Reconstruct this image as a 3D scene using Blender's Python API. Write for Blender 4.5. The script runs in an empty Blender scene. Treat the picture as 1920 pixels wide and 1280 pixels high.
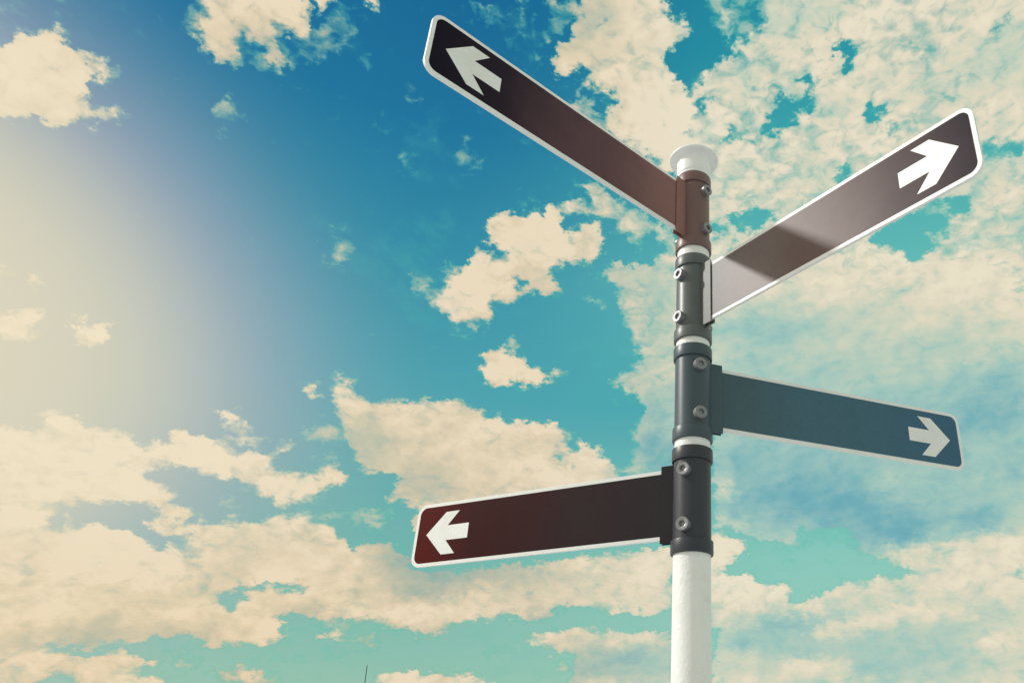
import bpy, bmesh, math
import numpy as np
from mathutils import Vector

sc = bpy.context.scene
R = math.radians


def lin(r, g, b):
    def f(c):
        c /= 255.0
        return c / 12.92 if c <= 0.04045 else ((c + 0.055) / 1.055) ** 2.4
    return (f(r), f(g), f(b), 1.0)


# ------------------------------------------------------------------ camera
EYE = 1.6
cam_d = bpy.data.cameras.new("camera")
cam = bpy.data.objects.new("camera", cam_d)
sc.collection.objects.link(cam)
cam.location = (0.0, -2.3132, EYE)
cam.rotation_euler = (2.026649, -0.007385, 0.003746)
cam_d.sensor_width = 36.0
cam_d.lens = 27.356
cam_d.shift_x = -0.171462
cam_d.shift_y = 0.039287
cam_d.clip_start = 0.05
cam_d.clip_end = 20000.0
sc.camera = cam

sc.view_settings.view_transform = 'Standard'
sc.view_settings.look = 'None'
sc.view_settings.exposure = 0.0
sc.view_settings.gamma = 1.0
sc.view_settings.use_curve_mapping = False
sc.cycles.use_adaptive_sampling = True
sc.cycles.adaptive_threshold = 0.015

# ------------------------------------------------------------------ sun
SUN_AZ, SUN_EL = R(-91.0), R(34.0)          # azimuth from +Y towards +X
SUN_DIR = Vector((math.sin(SUN_AZ) * math.cos(SUN_EL), math.cos(SUN_AZ) * math.cos(SUN_EL), math.sin(SUN_EL)))
sun_d = bpy.data.lights.new("sun", 'SUN')
sun_d.energy = 2.55
sun_d.angle = R(2.6)
sun_d.color = (1.0, 0.975, 0.93)
sun = bpy.data.objects.new("sun", sun_d)
sc.collection.objects.link(sun)
sun.rotation_euler = SUN_DIR.to_track_quat('Z', 'Y').to_euler()
sun.location = SUN_DIR * 50

# ------------------------------------------------------------------ sky
# a chart of the day's clouds in azimuth / elevation (degrees): how thick the
# cloud is (0 clear, 1 thick) inside each outline, later outlines over earlier
CLOUD_CHART = [
 (0.25, [(-53.71, 37.63), (-51.38, 38.64), (-50.65, 37.78), (-51.37, 36.87), (-52.86, 35.95)]),
 (0.32, [(-50.76, 39.49), (-49.81, 40.06), (-49.45, 38.91), (-50.05, 38.69)]),
 (0.27, [(-40.78, 41.99), (-34.75, 45.17), (-33.54, 46.57), (-31.61, 47.52), (-30.85, 46.76), (-32.62, 44.21), (-33.88, 42.95), (-35.25, 42.13), (-38.07, 41.08), (-39.62, 40.63)]),
 (0.33, [(-44.13, 43.10), (-43.12, 43.58), (-42.36, 42.78), (-42.54, 41.87), (-43.30, 41.35)]),
 (0.35, [(-46.88, 36.93), (-45.82, 38.14), (-45.32, 36.89), (-46.40, 35.86)]),
 (0.33, [(-45.31, 35.90), (-44.25, 36.07), (-44.01, 35.34), (-45.12, 34.32), (-45.64, 34.08)]),
 (0.33, [(-39.80, 37.84), (-38.67, 38.74), (-37.72, 38.83), (-37.40, 37.57), (-38.63, 36.70), (-39.35, 36.89)]),
 (0.35, [(-31.31, 44.04), (-30.57, 44.74), (-29.86, 45.05), (-29.27, 43.86), (-30.14, 43.51)]),
 (0.27, [(-31.15, 41.93), (-29.45, 41.39), (-27.98, 40.92), (-27.02, 41.45), (-26.64, 40.91), (-27.53, 40.15), (-29.24, 40.75)]),
 (0.35, [(-26.84, 44.34), (-25.74, 44.10), (-24.88, 43.09), (-25.75, 42.54), (-26.76, 42.56)]),
 (0.35, [(-26.35, 39.56), (-25.11, 40.22), (-24.04, 38.67), (-25.57, 37.78)]),
 (0.29, [(-24.95, 41.32), (-22.94, 42.48), (-22.96, 40.70), (-24.17, 40.08)]),
 (0.35, [(-21.71, 41.31), (-19.83, 41.31), (-19.23, 39.61), (-20.28, 39.06), (-21.17, 39.98)]),
 (0.27, [(-21.62, 49.53), (-18.93, 50.35), (-16.18, 50.13), (-15.39, 47.60), (-16.95, 46.35), (-18.31, 47.82)]),
 (0.29, [(-30.73, 32.66), (-29.38, 34.11), (-27.78, 34.15), (-27.62, 32.00), (-27.91, 30.83), (-29.99, 30.68)]),
 (0.25, [(-23.68, 31.57), (-21.31, 33.33), (-20.14, 30.52), (-21.77, 29.30), (-23.29, 30.34)]),
 (0.19, [(-31.92, 24.42), (-30.53, 24.39), (-29.60, 23.51), (-31.66, 23.42)]),
 (0.2, [(-20.87, 28.89), (-19.26, 29.14), (-17.38, 27.89), (-19.34, 27.23)]),
 (1, [(-55.70, 33.46), (-51.80, 36.03), (-51.12, 36.37), (-51.13, 36.85), (-50.47, 37.41), (-49.91, 37.93), (-49.51, 37.90), (-49.02, 37.85), (-48.68, 37.78), (-47.79, 37.54), (-47.16, 37.55), (-46.57, 37.65), (-46.05, 37.36), (-46.33, 37.12), (-46.90, 36.83), (-47.08, 36.34), (-47.08, 35.85), (-46.72, 35.53), (-46.16, 35.15), (-45.53, 35.29), (-45.14, 35.72), (-44.54, 35.67), (-44.69, 35.19), (-45.46, 34.76), (-45.57, 34.28), (-46.45, 33.85), (-47.38, 33.23), (-48.03, 33.39), (-48.84, 33.29), (-49.18, 32.78), (-49.63, 32.54), (-50.10, 32.39), (-54.00, 29.90)]),
 (0.9, [(-49.51, 23.73), (-46.79, 24.96), (-46.57, 24.63), (-46.70, 24.32), (-49.30, 23.18)]),
 (0.6, [(-46.78, 25.06), (-46.17, 24.95), (-45.82, 25.00), (-45.76, 24.86), (-46.22, 24.81), (-46.65, 24.85)]),
 (1, [(-45.92, 24.99), (-45.70, 25.40), (-45.10, 25.38), (-44.64, 25.07), (-45.00, 24.80), (-45.25, 24.54), (-45.64, 24.68)]),
 (0.75, [(-44.31, 25.13), (-43.77, 25.50), (-43.16, 25.36), (-42.59, 25.34), (-43.37, 25.16), (-44.04, 25.07)]),
 (0.45, [(-41.57, 25.37), (-41.60, 25.22), (-41.76, 25.11), (-41.95, 25.10), (-42.07, 25.20), (-42.04, 25.35), (-41.88, 25.46), (-41.69, 25.47)]),
 (0.3, [(-40.29, 25.30), (-40.30, 25.16), (-40.39, 25.07), (-40.52, 25.08), (-40.61, 25.20), (-40.61, 25.34), (-40.51, 25.43), (-40.38, 25.42)]),
 (1, [(-48.83, 21.97), (-46.20, 22.97), (-45.83, 22.50), (-45.25, 22.91), (-45.13, 23.27), (-44.81, 23.49), (-44.20, 23.32), (-44.10, 22.97), (-44.23, 22.60), (-44.18, 22.17), (-44.47, 21.81), (-45.01, 21.50), (-45.58, 21.27), (-48.16, 20.21)]),
 (0.4, [(-45.17, 22.74), (-44.83, 22.87), (-44.76, 22.61), (-45.06, 22.50)]),
 (0.85, [(-44.14, 23.18), (-44.03, 23.68), (-43.56, 23.74), (-43.34, 23.43), (-43.78, 23.37)]),
 (1, [(-42.73, 22.30), (-42.79, 22.94), (-42.81, 23.65), (-42.50, 23.89), (-42.26, 23.57), (-41.89, 23.33), (-41.49, 23.40), (-41.22, 23.86), (-40.65, 23.64), (-40.98, 23.24), (-40.92, 22.62), (-40.93, 22.06), (-41.44, 22.00), (-41.98, 21.93), (-42.35, 22.14)]),
 (0.75, [(-44.36, 18.58), (-44.28, 19.00), (-43.87, 19.57), (-43.82, 19.27), (-44.06, 18.79)]),
 (1, [(-44.22, 45.32), (-43.05, 43.28), (-42.42, 42.91), (-42.39, 42.60), (-42.60, 42.00), (-42.39, 41.54), (-41.92, 40.99), (-41.39, 40.62), (-40.95, 40.64), (-40.20, 40.83), (-39.80, 41.06), (-39.46, 40.87), (-38.81, 40.99), (-39.09, 41.29), (-39.53, 41.24), (-39.75, 41.92), (-40.03, 42.04), (-40.37, 42.10), (-40.18, 42.38), (-39.68, 42.58), (-39.39, 42.91), (-38.98, 42.80), (-38.59, 42.83), (-38.26, 42.69), (-37.94, 42.32), (-37.47, 42.06), (-36.83, 41.96), (-36.39, 41.89), (-35.89, 42.18), (-36.39, 42.40), (-36.89, 42.62), (-37.39, 42.86), (-37.76, 43.06), (-37.73, 43.57), (-37.29, 43.90), (-37.14, 43.73), (-36.60, 43.93), (-36.00, 44.02), (-35.53, 44.12), (-35.28, 44.55), (-35.32, 44.97), (-35.81, 45.62), (-36.25, 45.62), (-36.24, 46.12), (-37.82, 48.12)]),
 (0, [(-37.90, 43.97), (-37.43, 44.22), (-37.15, 43.86), (-37.52, 43.45)]),
 (0.4, [(-40.02, 44.50), (-39.54, 44.70), (-39.46, 44.34), (-39.82, 44.25)]),
 (0.55, [(-41.05, 43.03), (-40.44, 43.40), (-40.24, 42.95), (-40.79, 42.71)]),
 (0.9, [(-36.32, 47.39), (-35.67, 46.32), (-35.12, 45.86), (-34.89, 45.72), (-34.66, 46.02), (-34.17, 46.46), (-33.62, 46.77), (-33.88, 48.25)]),
 (0.95, [(-32.77, 48.61), (-31.92, 47.58), (-31.13, 47.50), (-30.51, 47.36), (-30.05, 47.39), (-29.97, 47.68), (-30.45, 47.93), (-31.20, 49.10)]),
 (0.62, [(-35.07, 44.89), (-34.75, 45.17), (-34.26, 45.27), (-33.86, 45.14), (-33.92, 44.75), (-34.24, 44.44), (-34.82, 44.48)]),
 (0.8, [(-39.50, 38.75), (-39.28, 39.14), (-38.88, 38.89), (-38.95, 38.49), (-39.14, 38.21), (-39.52, 38.26)]),
 (0.4, [(-36.29, 40.80), (-35.86, 41.06), (-35.57, 40.82), (-36.10, 40.63)]),
 (0.45, [(-34.93, 41.29), (-34.75, 41.69), (-34.26, 41.72), (-34.62, 41.12)]),
 (0.72, [(-28.93, 31.90), (-28.47, 32.23), (-28.15, 31.58), (-28.61, 31.25)]),
 (0.42, [(-30.27, 31.41), (-30.03, 32.49), (-29.70, 31.85), (-29.91, 31.21)]),
 (0.55, [(-22.75, 49.82), (-21.78, 50.08), (-21.54, 49.42), (-22.34, 49.32)]),
 (0.5, [(-21.25, 49.86), (-20.44, 50.40), (-20.58, 49.73), (-20.97, 49.46)]),
 (0.34, [(-22.49, 48.93), (-21.51, 49.13), (-21.59, 48.49), (-22.33, 48.40)]),
 (0.5, [(-18.91, 51.31), (-17.07, 51.61), (-16.98, 50.79), (-17.61, 50.43), (-18.34, 50.57)]),
 (0.52, [(-15.83, 50.99), (-12.17, 51.60), (-12.51, 50.34), (-13.82, 49.73), (-14.63, 48.87), (-15.55, 49.17), (-15.45, 49.74), (-14.67, 50.21), (-15.48, 50.39)]),
 (0.5, [(-16.01, 47.84), (-15.36, 48.27), (-15.07, 47.57), (-15.74, 47.55)]),
 (0.5, [(-16.66, 49.87), (-16.15, 50.23), (-16.36, 49.45), (-16.68, 49.47)]),
 (1, [(-12.51, 54.06), (-12.06, 51.61), (-12.06, 50.97), (-12.36, 50.13), (-12.49, 49.29), (-13.73, 48.65), (-14.39, 47.90), (-13.70, 47.31), (-13.38, 46.67), (-12.74, 46.57), (-12.30, 47.13), (-11.67, 47.54), (-10.61, 47.54), (-10.08, 46.33), (-9.11, 46.17), (-7.25, 46.03), (-7.46, 45.50), (-8.46, 45.07), (-8.94, 44.69), (-8.61, 44.00), (-7.25, 43.14), (-4.11, 41.93), (-1.95, 40.90), (0.46, 42.38), (0.56, 44.52), (0.19, 45.93), (-0.35, 46.79), (-1.44, 47.46), (-2.38, 48.02), (-2.96, 48.61), (-2.88, 49.28), (-1.89, 49.47), (-1.23, 49.81), (-1.53, 50.63), (-2.28, 51.10), (-3.25, 51.24), (-3.11, 51.72), (-3.48, 52.19), (-3.75, 54.66)]),
 (0.8, [(-12.14, 46.09), (-11.25, 46.46), (-10.78, 46.88), (-10.54, 46.63), (-10.88, 46.08), (-11.40, 45.68)]),
 (0.66, [(-12.22, 45.25), (-10.61, 45.62), (-9.58, 44.88), (-8.87, 43.98), (-7.74, 43.00), (-9.86, 43.72), (-11.64, 44.79)]),
 (0.3, [(-12.42, 51.12), (-11.43, 51.22), (-11.39, 50.94), (-12.27, 50.88)]),
 (0.35, [(-9.56, 50.62), (-9.62, 50.50), (-9.81, 50.44), (-10.01, 50.47), (-10.11, 50.58), (-10.04, 50.70), (-9.85, 50.76), (-9.65, 50.73)]),
 (0.6, [(-10.58, 49.62), (-10.65, 49.47), (-10.87, 49.39), (-11.11, 49.43), (-11.22, 49.56), (-11.15, 49.70), (-10.93, 49.78), (-10.69, 49.75)]),
 (0.8, [(-0.09, 47.64), (0.56, 47.23), (1.54, 47.91), (2.36, 48.43), (3.84, 48.60), (4.63, 49.07), (4.11, 49.59), (7.13, 50.10), (7.84, 54.47), (38.91, 47.75), (30.06, 20.14), (1.55, 22.80), (-0.39, 26.72), (-0.48, 35.67), (0.46, 40.92), (-0.06, 43.81)]),
 (1, [(0.01, 34.13), (7.08, 35.10), (12.13, 34.53), (33.20, 32.16), (30.06, 20.14), (1.55, 22.80)]),
 (0.5, [(1.03, 54.71), (8.13, 54.45), (7.52, 50.73), (6.29, 49.95), (4.67, 49.83), (3.49, 49.44), (2.40, 50.29), (1.23, 50.79)]),
 (0.12, [(6.03, 51.78), (6.93, 51.66), (7.17, 50.59), (6.14, 50.16)]),
 (0.1, [(3.62, 52.82), (4.20, 52.80), (3.98, 51.80), (3.64, 51.87)]),
 (0.95, [(-1.82, 50.94), (-0.92, 51.02), (-0.46, 50.64), (-0.68, 50.11), (-1.35, 50.04)]),
 (0.12, [(0.45, 46.06), (1.52, 46.20), (1.62, 45.64), (0.56, 45.16), (0.08, 45.44)]),
 (0.35, [(-0.59, 44.24), (0.04, 44.35), (-0.16, 43.53), (-0.47, 43.63)]),
 (0, [(7.22, 44.48), (8.39, 46.05), (9.96, 45.99), (9.69, 45.46), (10.53, 45.53), (11.45, 46.23), (10.95, 46.45), (9.92, 46.61), (10.85, 46.87), (11.95, 46.90), (12.11, 46.47), (11.59, 45.70), (11.22, 44.83), (10.19, 44.79), (9.59, 44.42), (8.81, 43.78), (7.24, 43.31), (6.55, 43.78)]),
 (0.2, [(2.74, 43.79), (4.87, 44.15), (5.20, 43.56), (3.34, 43.27)]),
 (0.38, [(6.85, 46.60), (8.17, 46.54), (8.19, 46.13), (6.93, 46.14)]),
 (0.42, [(5.40, 47.18), (6.15, 47.22), (6.11, 46.60), (5.48, 46.70)]),
 (0.35, [(5.60, 43.26), (6.37, 43.36), (6.33, 42.65), (5.68, 42.90)]),
 (0, [(13.71, 48.72), (16.23, 48.59), (16.34, 47.84), (15.64, 46.86), (15.02, 47.15), (14.86, 48.04), (13.94, 48.19)]),
 (0.28, [(12.76, 48.10), (13.47, 47.88), (13.10, 47.52), (12.79, 47.62)]),
 (0.02, [(16.31, 44.64), (17.16, 44.65), (17.55, 44.07), (18.31, 44.19), (18.59, 43.90), (17.81, 43.64), (17.17, 43.36), (16.46, 43.81)]),
 (0.32, [(17.98, 42.98), (19.08, 43.15), (19.53, 42.09), (18.88, 42.20)]),
 (0.2, [(23.70, 43.96), (24.31, 43.97), (24.35, 43.58), (23.64, 43.53)]),
 (0.32, [(20.96, 47.57), (21.96, 47.58), (21.93, 47.05), (21.13, 47.07)]),
 (0.36, [(22.45, 46.78), (23.17, 46.69), (22.97, 46.13), (22.46, 46.24)]),
 (0.3, [(28.40, 46.37), (29.11, 46.25), (28.88, 45.84), (28.37, 45.98)]),
 (0.32, [(28.89, 46.97), (29.55, 46.72), (29.36, 46.44), (28.83, 46.52)]),
 (0.32, [(30.10, 47.22), (30.65, 47.32), (30.31, 46.63), (30.03, 46.78)]),
 (0.05, [(13.07, 40.13), (13.57, 40.62), (14.40, 40.67), (14.93, 40.35), (13.67, 39.59)]),
 (0.15, [(25.92, 40.39), (26.73, 40.12), (27.04, 39.66), (28.21, 39.54), (29.80, 39.21), (29.63, 38.63), (26.82, 39.18), (25.97, 39.56)]),
 (0.45, [(27.46, 38.35), (28.09, 38.36), (27.91, 37.70), (27.40, 37.83)]),
 (0.15, [(3.20, 38.21), (4.87, 38.46), (6.80, 38.22), (7.46, 37.95), (6.26, 37.34), (5.27, 36.63), (4.81, 37.11), (3.86, 37.48)]),
 (0.18, [(1.59, 37.56), (2.41, 37.78), (3.18, 37.34), (2.89, 37.12), (1.82, 36.92), (1.53, 36.20)]),
 (0.25, [(3.55, 36.77), (4.12, 36.60), (3.71, 35.78), (3.43, 35.94)]),
 (0.62, [(3.69, 39.95), (4.93, 40.01), (4.99, 39.12), (3.81, 39.09)]),
 (0, [(15.47, 35.70), (17.15, 36.36), (18.83, 36.92), (20.38, 36.85), (20.72, 36.34), (21.82, 36.36), (22.49, 36.02), (22.02, 35.19), (21.14, 35.13), (20.38, 35.48), (20.18, 35.11), (20.67, 34.47), (21.68, 34.33), (20.77, 34.08), (20.15, 34.00), (19.84, 33.68), (18.70, 33.60), (17.92, 34.16), (17.60, 34.96), (16.72, 35.04), (15.87, 35.35)]),
 (0.1, [(20.84, 37.39), (22.30, 37.40), (21.75, 36.85), (21.06, 36.94)]),
 (0.12, [(22.51, 37.55), (24.47, 37.14), (24.08, 36.39), (23.13, 36.00), (22.43, 36.36)]),
 (0.4, [(25.89, 36.35), (26.57, 36.20), (26.39, 35.81), (25.91, 35.92)]),
 (0.45, [(25.94, 30.80), (27.15, 30.61), (27.02, 30.05), (25.98, 30.27)]),
 (0.55, [(25.25, 32.34), (25.80, 32.29), (25.59, 31.71), (25.21, 31.79)]),
 (1, [(-18.23, 36.29), (-17.35, 36.98), (-16.96, 37.37), (-16.51, 37.48), (-16.12, 37.05), (-15.80, 37.39), (-15.33, 37.38), (-15.04, 36.97), (-14.86, 37.33), (-14.69, 37.77), (-14.36, 37.44), (-13.55, 37.39), (-13.46, 38.07), (-13.12, 38.37), (-12.53, 38.21), (-12.10, 37.85), (-11.68, 37.52), (-11.52, 36.97), (-11.55, 36.40), (-10.94, 36.05), (-10.54, 36.65), (-10.37, 37.27), (-9.67, 37.44), (-8.69, 37.22), (-7.89, 36.75), (-8.12, 36.13), (-8.28, 35.17), (-8.55, 34.58), (-8.88, 34.13), (-9.14, 33.88), (-9.45, 34.28), (-10.75, 34.28), (-11.88, 34.09), (-12.26, 33.48), (-12.04, 32.74), (-11.19, 32.40), (-11.57, 31.82), (-12.01, 31.36), (-12.72, 31.67), (-13.21, 32.00), (-14.29, 31.76), (-14.80, 31.28), (-14.91, 30.85), (-15.68, 30.71), (-16.37, 30.97), (-16.98, 31.00), (-16.81, 30.45), (-16.58, 29.83), (-17.44, 29.56), (-17.61, 29.31), (-18.24, 29.29), (-18.78, 29.25), (-19.23, 28.96), (-19.90, 29.23), (-20.61, 29.69), (-21.29, 30.02), (-21.65, 30.38), (-21.00, 30.64), (-20.42, 30.89), (-20.34, 31.62), (-19.82, 32.27), (-19.09, 32.96), (-18.97, 33.54), (-18.41, 34.05), (-17.32, 34.21), (-16.87, 33.90), (-16.16, 33.93), (-16.28, 34.67), (-16.96, 34.72), (-17.24, 35.05), (-17.65, 34.84), (-18.05, 35.08), (-17.90, 35.70)]),
 (0.1, [(-17.15, 34.77), (-16.35, 34.58), (-15.97, 33.88), (-16.80, 33.99), (-17.22, 34.38)]),
 (0, [(-15.33, 32.55), (-14.20, 32.73), (-13.85, 32.47), (-14.55, 32.04), (-15.10, 32.16)]),
 (0.1, [(-11.57, 37.42), (-10.89, 37.63), (-10.44, 37.08), (-10.70, 36.41), (-11.38, 36.61)]),
 (0.35, [(-11.85, 35.81), (-11.04, 36.04), (-11.16, 35.46), (-11.72, 35.52)]),
 (0.75, [(-15.50, 37.84), (-14.90, 38.22), (-14.49, 38.61), (-14.34, 38.26), (-14.95, 37.95)]),
 (0.55, [(-13.67, 38.89), (-13.04, 39.85), (-13.16, 39.32), (-13.48, 38.84)]),
 (0.62, [(-11.55, 39.58), (-11.05, 39.48), (-11.10, 38.62), (-11.54, 38.69)]),
 (0.6, [(-14.00, 38.48), (-13.75, 38.74), (-13.87, 38.28)]),
 (0.62, [(-21.09, 32.62), (-21.03, 33.19), (-20.09, 33.24), (-20.34, 32.75), (-19.61, 32.50), (-20.42, 32.06), (-20.75, 32.23)]),
 (0.52, [(-23.40, 31.25), (-22.66, 31.65), (-21.99, 31.63), (-22.01, 31.14), (-22.69, 30.82), (-23.16, 30.51)]),
 (0.75, [(-19.12, 34.08), (-18.49, 34.52), (-18.39, 33.97), (-18.96, 33.73)]),
 (0.78, [(-16.98, 29.93), (-16.47, 29.35), (-16.51, 28.54), (-16.91, 28.33), (-16.81, 29.11)]),
 (0.72, [(-18.51, 29.18), (-17.89, 29.23), (-17.95, 28.57), (-18.44, 28.77)]),
 (0.55, [(-19.13, 28.86), (-18.72, 28.92), (-19.11, 28.25)]),
 (0.6, [(-16.77, 27.97), (-16.80, 27.85), (-16.91, 27.79), (-17.03, 27.82), (-17.09, 27.92), (-17.06, 28.04), (-16.95, 28.10), (-16.83, 28.07)]),
 (0.72, [(-10.51, 39.86), (-9.46, 40.14), (-1.56, 37.17), (-1.44, 35.96), (-2.63, 35.78), (-3.39, 36.90), (-3.89, 37.30), (-4.58, 36.71), (-4.39, 35.73), (-4.74, 35.22), (-5.23, 35.54), (-5.17, 36.11), (-5.77, 36.46), (-6.49, 36.61), (-7.23, 36.95), (-6.80, 37.54), (-7.79, 37.85), (-8.76, 37.97), (-10.66, 37.77), (-11.63, 37.86), (-12.36, 38.01), (-11.93, 38.35), (-11.01, 38.74), (-9.80, 38.67), (-9.35, 39.04), (-10.16, 39.34)]),
 (0.62, [(-7.90, 35.77), (-7.17, 36.08), (-7.13, 35.59), (-7.68, 35.40)]),
 (0.85, [(-8.36, 33.44), (-7.49, 34.07), (-6.83, 34.69), (-4.95, 34.60), (-4.49, 34.88), (-3.54, 34.76), (-2.62, 35.44), (-1.82, 35.95), (0.47, 36.43), (0.50, 18.53), (-5.47, 19.03), (-5.22, 19.77), (-4.51, 20.57), (-4.29, 21.24), (-4.66, 22.13), (-4.39, 22.80), (-3.99, 23.32), (-3.73, 24.23), (-4.35, 24.76), (-4.93, 25.13), (-6.03, 25.63), (-6.92, 25.90), (-6.09, 26.57), (-4.80, 27.02), (-4.21, 27.59), (-4.65, 28.59), (-4.92, 29.56), (-5.65, 30.50), (-6.01, 31.26), (-6.65, 32.00), (-6.23, 32.61), (-7.19, 33.21)]),
 (0.4, [(-5.19, 33.01), (-4.18, 33.28), (-4.34, 32.65), (-4.98, 32.63)]),
 (0.72, [(-9.17, 32.15), (-8.47, 31.93), (-7.77, 31.78), (-7.02, 31.44), (-7.51, 31.33), (-8.44, 31.58), (-9.05, 31.81)]),
 (0.6, [(-9.75, 32.06), (-9.85, 31.89), (-10.13, 31.80), (-10.42, 31.84), (-10.56, 31.99), (-10.46, 32.17), (-10.18, 32.26), (-9.88, 32.21)]),
 (0.6, [(-10.18, 31.64), (-10.27, 31.50), (-10.50, 31.42), (-10.74, 31.45), (-10.85, 31.58), (-10.77, 31.73), (-10.54, 31.80), (-10.29, 31.77)]),
 (1, [(-17.40, 26.12), (-16.77, 26.05), (-16.90, 27.18), (-16.08, 27.63), (-15.45, 27.59), (-15.00, 27.41), (-14.36, 27.41), (-13.70, 27.21), (-13.49, 26.88), (-12.58, 26.74), (-12.11, 26.35), (-11.86, 25.99), (-11.46, 26.22), (-11.28, 26.62), (-10.88, 26.85), (-10.29, 26.54), (-10.59, 26.05), (-11.22, 25.96), (-11.83, 25.72), (-12.20, 25.26), (-12.84, 25.32), (-13.44, 25.03), (-13.75, 25.23), (-14.30, 25.25), (-15.13, 25.28), (-15.50, 24.93), (-16.14, 25.13), (-16.61, 25.49), (-17.07, 25.82)]),
 (0.52, [(-15.61, 28.19), (-15.15, 28.51), (-13.84, 28.66), (-13.67, 28.02), (-14.60, 27.61)]),
 (0.2, [(-8.20, 26.85), (-6.14, 27.51), (-6.19, 26.88), (-7.82, 26.48)]),
 (0.75, [(-9.55, 22.47), (-9.13, 22.50), (-9.10, 22.11), (-9.47, 22.09)]),
 (1, [(-26.79, 22.44), (-26.39, 22.77), (-25.86, 22.86), (-24.59, 22.94), (-24.00, 22.44), (-23.45, 22.90), (-22.12, 22.88), (-20.86, 23.37), (-19.52, 23.52), (-18.71, 23.44), (-18.06, 23.82), (-17.31, 23.38), (-16.45, 23.02), (-15.72, 22.68), (-15.22, 22.89), (-14.36, 22.47), (-13.87, 22.79), (-12.34, 22.65), (-10.27, 22.62), (-9.62, 21.89), (-9.76, 21.10), (-9.39, 20.62), (-8.90, 20.57), (-8.99, 21.77), (-8.49, 21.80), (-7.22, 20.86), (-6.36, 20.23), (-5.56, 19.11), (-5.35, 14.99), (-20.20, 14.08), (-19.78, 15.93), (-20.53, 16.03), (-21.82, 16.18), (-22.62, 16.27), (-21.93, 16.78), (-21.55, 17.30), (-20.77, 17.03), (-21.35, 17.40), (-21.59, 17.92), (-22.17, 18.10), (-23.38, 17.84), (-24.25, 17.90), (-24.54, 18.62), (-25.10, 19.26), (-25.55, 19.74), (-25.78, 20.79), (-26.27, 21.07), (-26.56, 21.75)]),
 (0.3, [(-10.79, 20.69), (-9.76, 20.56), (-9.98, 19.86), (-10.64, 20.01)]),
 (0.4, [(-9.17, 19.94), (-8.77, 19.96), (-8.72, 19.43), (-9.05, 19.41)]),
 (0.9, [(-29.22, 22.66), (-28.98, 23.14), (-28.08, 23.07), (-27.66, 22.64), (-28.24, 22.24), (-28.86, 22.19)]),
 (0.85, [(-27.74, 22.51), (-27.15, 22.92), (-27.03, 23.49), (-27.30, 24.20), (-26.77, 24.46), (-26.26, 24.00), (-26.43, 23.42), (-25.87, 23.74), (-25.54, 23.58), (-25.71, 23.00), (-25.39, 22.72), (-26.49, 22.42), (-26.82, 22.25), (-27.12, 22.63)]),
 (0.72, [(-28.51, 20.28), (-27.45, 20.33), (-26.25, 20.64), (-26.00, 19.67), (-26.87, 19.31), (-28.31, 19.42)]),
 (0.6, [(-27.92, 21.32), (-27.43, 21.19), (-27.51, 20.89), (-27.81, 20.98)]),
 (0.58, [(-25.96, 14.76), (-24.99, 15.34), (-24.19, 15.61), (-22.92, 15.41), (-21.92, 15.73), (-21.22, 15.41), (-21.97, 14.44), (-22.41, 13.75), (-23.06, 14.29), (-24.15, 14.55), (-25.14, 14.40)]),
 (0.5, [(-21.08, 13.99), (-20.52, 13.87), (-19.96, 13.03), (-20.48, 13.16)]),
 (1, [(-33.54, 17.71), (-32.51, 17.91), (-31.87, 17.66), (-31.57, 17.99), (-30.92, 17.94), (-30.56, 17.83), (-30.00, 17.93), (-29.83, 17.50), (-28.79, 17.26), (-28.40, 17.04), (-27.78, 17.24), (-27.54, 16.92), (-27.08, 16.82), (-27.01, 17.11), (-26.67, 17.59), (-26.36, 18.24), (-25.72, 18.01), (-25.29, 17.61), (-24.46, 17.33), (-24.87, 16.77), (-25.26, 16.61), (-25.72, 16.84), (-26.04, 16.26), (-26.79, 15.80), (-27.04, 15.42), (-27.65, 15.16), (-28.28, 15.07), (-28.61, 14.82), (-28.98, 15.28), (-29.84, 15.50), (-30.40, 15.85), (-31.08, 16.02), (-32.02, 16.03), (-32.55, 16.27), (-33.17, 16.30)]),
 (0.85, [(-33.79, 20.13), (-33.66, 20.47), (-33.17, 20.40), (-32.20, 20.54), (-31.96, 20.00), (-32.15, 19.61), (-31.79, 19.09), (-31.43, 19.34), (-30.48, 19.06), (-30.77, 18.66), (-31.07, 18.29), (-31.55, 18.51), (-32.26, 18.20), (-32.86, 18.08), (-33.24, 18.32), (-32.43, 18.83), (-32.10, 19.03), (-32.31, 19.37), (-32.90, 19.42), (-33.34, 19.29), (-33.66, 19.64)]),
 (0.88, [(-30.06, 18.16), (-29.90, 18.47), (-29.28, 18.65), (-29.04, 19.05), (-28.71, 19.24), (-28.52, 18.57), (-29.06, 18.41), (-29.50, 18.19), (-29.72, 17.73)]),
 (0.72, [(-27.14, 18.01), (-27.02, 18.42), (-26.52, 18.97), (-26.02, 18.76), (-26.15, 18.42), (-26.77, 18.07)]),
 (0.92, [(-32.22, 14.54), (-31.73, 14.89), (-31.35, 15.12), (-30.90, 14.68), (-30.60, 14.33), (-31.00, 14.47), (-31.91, 14.39)]),
 (0.8, [(-27.24, 14.83), (-26.84, 15.13), (-26.36, 14.74), (-26.85, 14.54)]),
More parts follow.
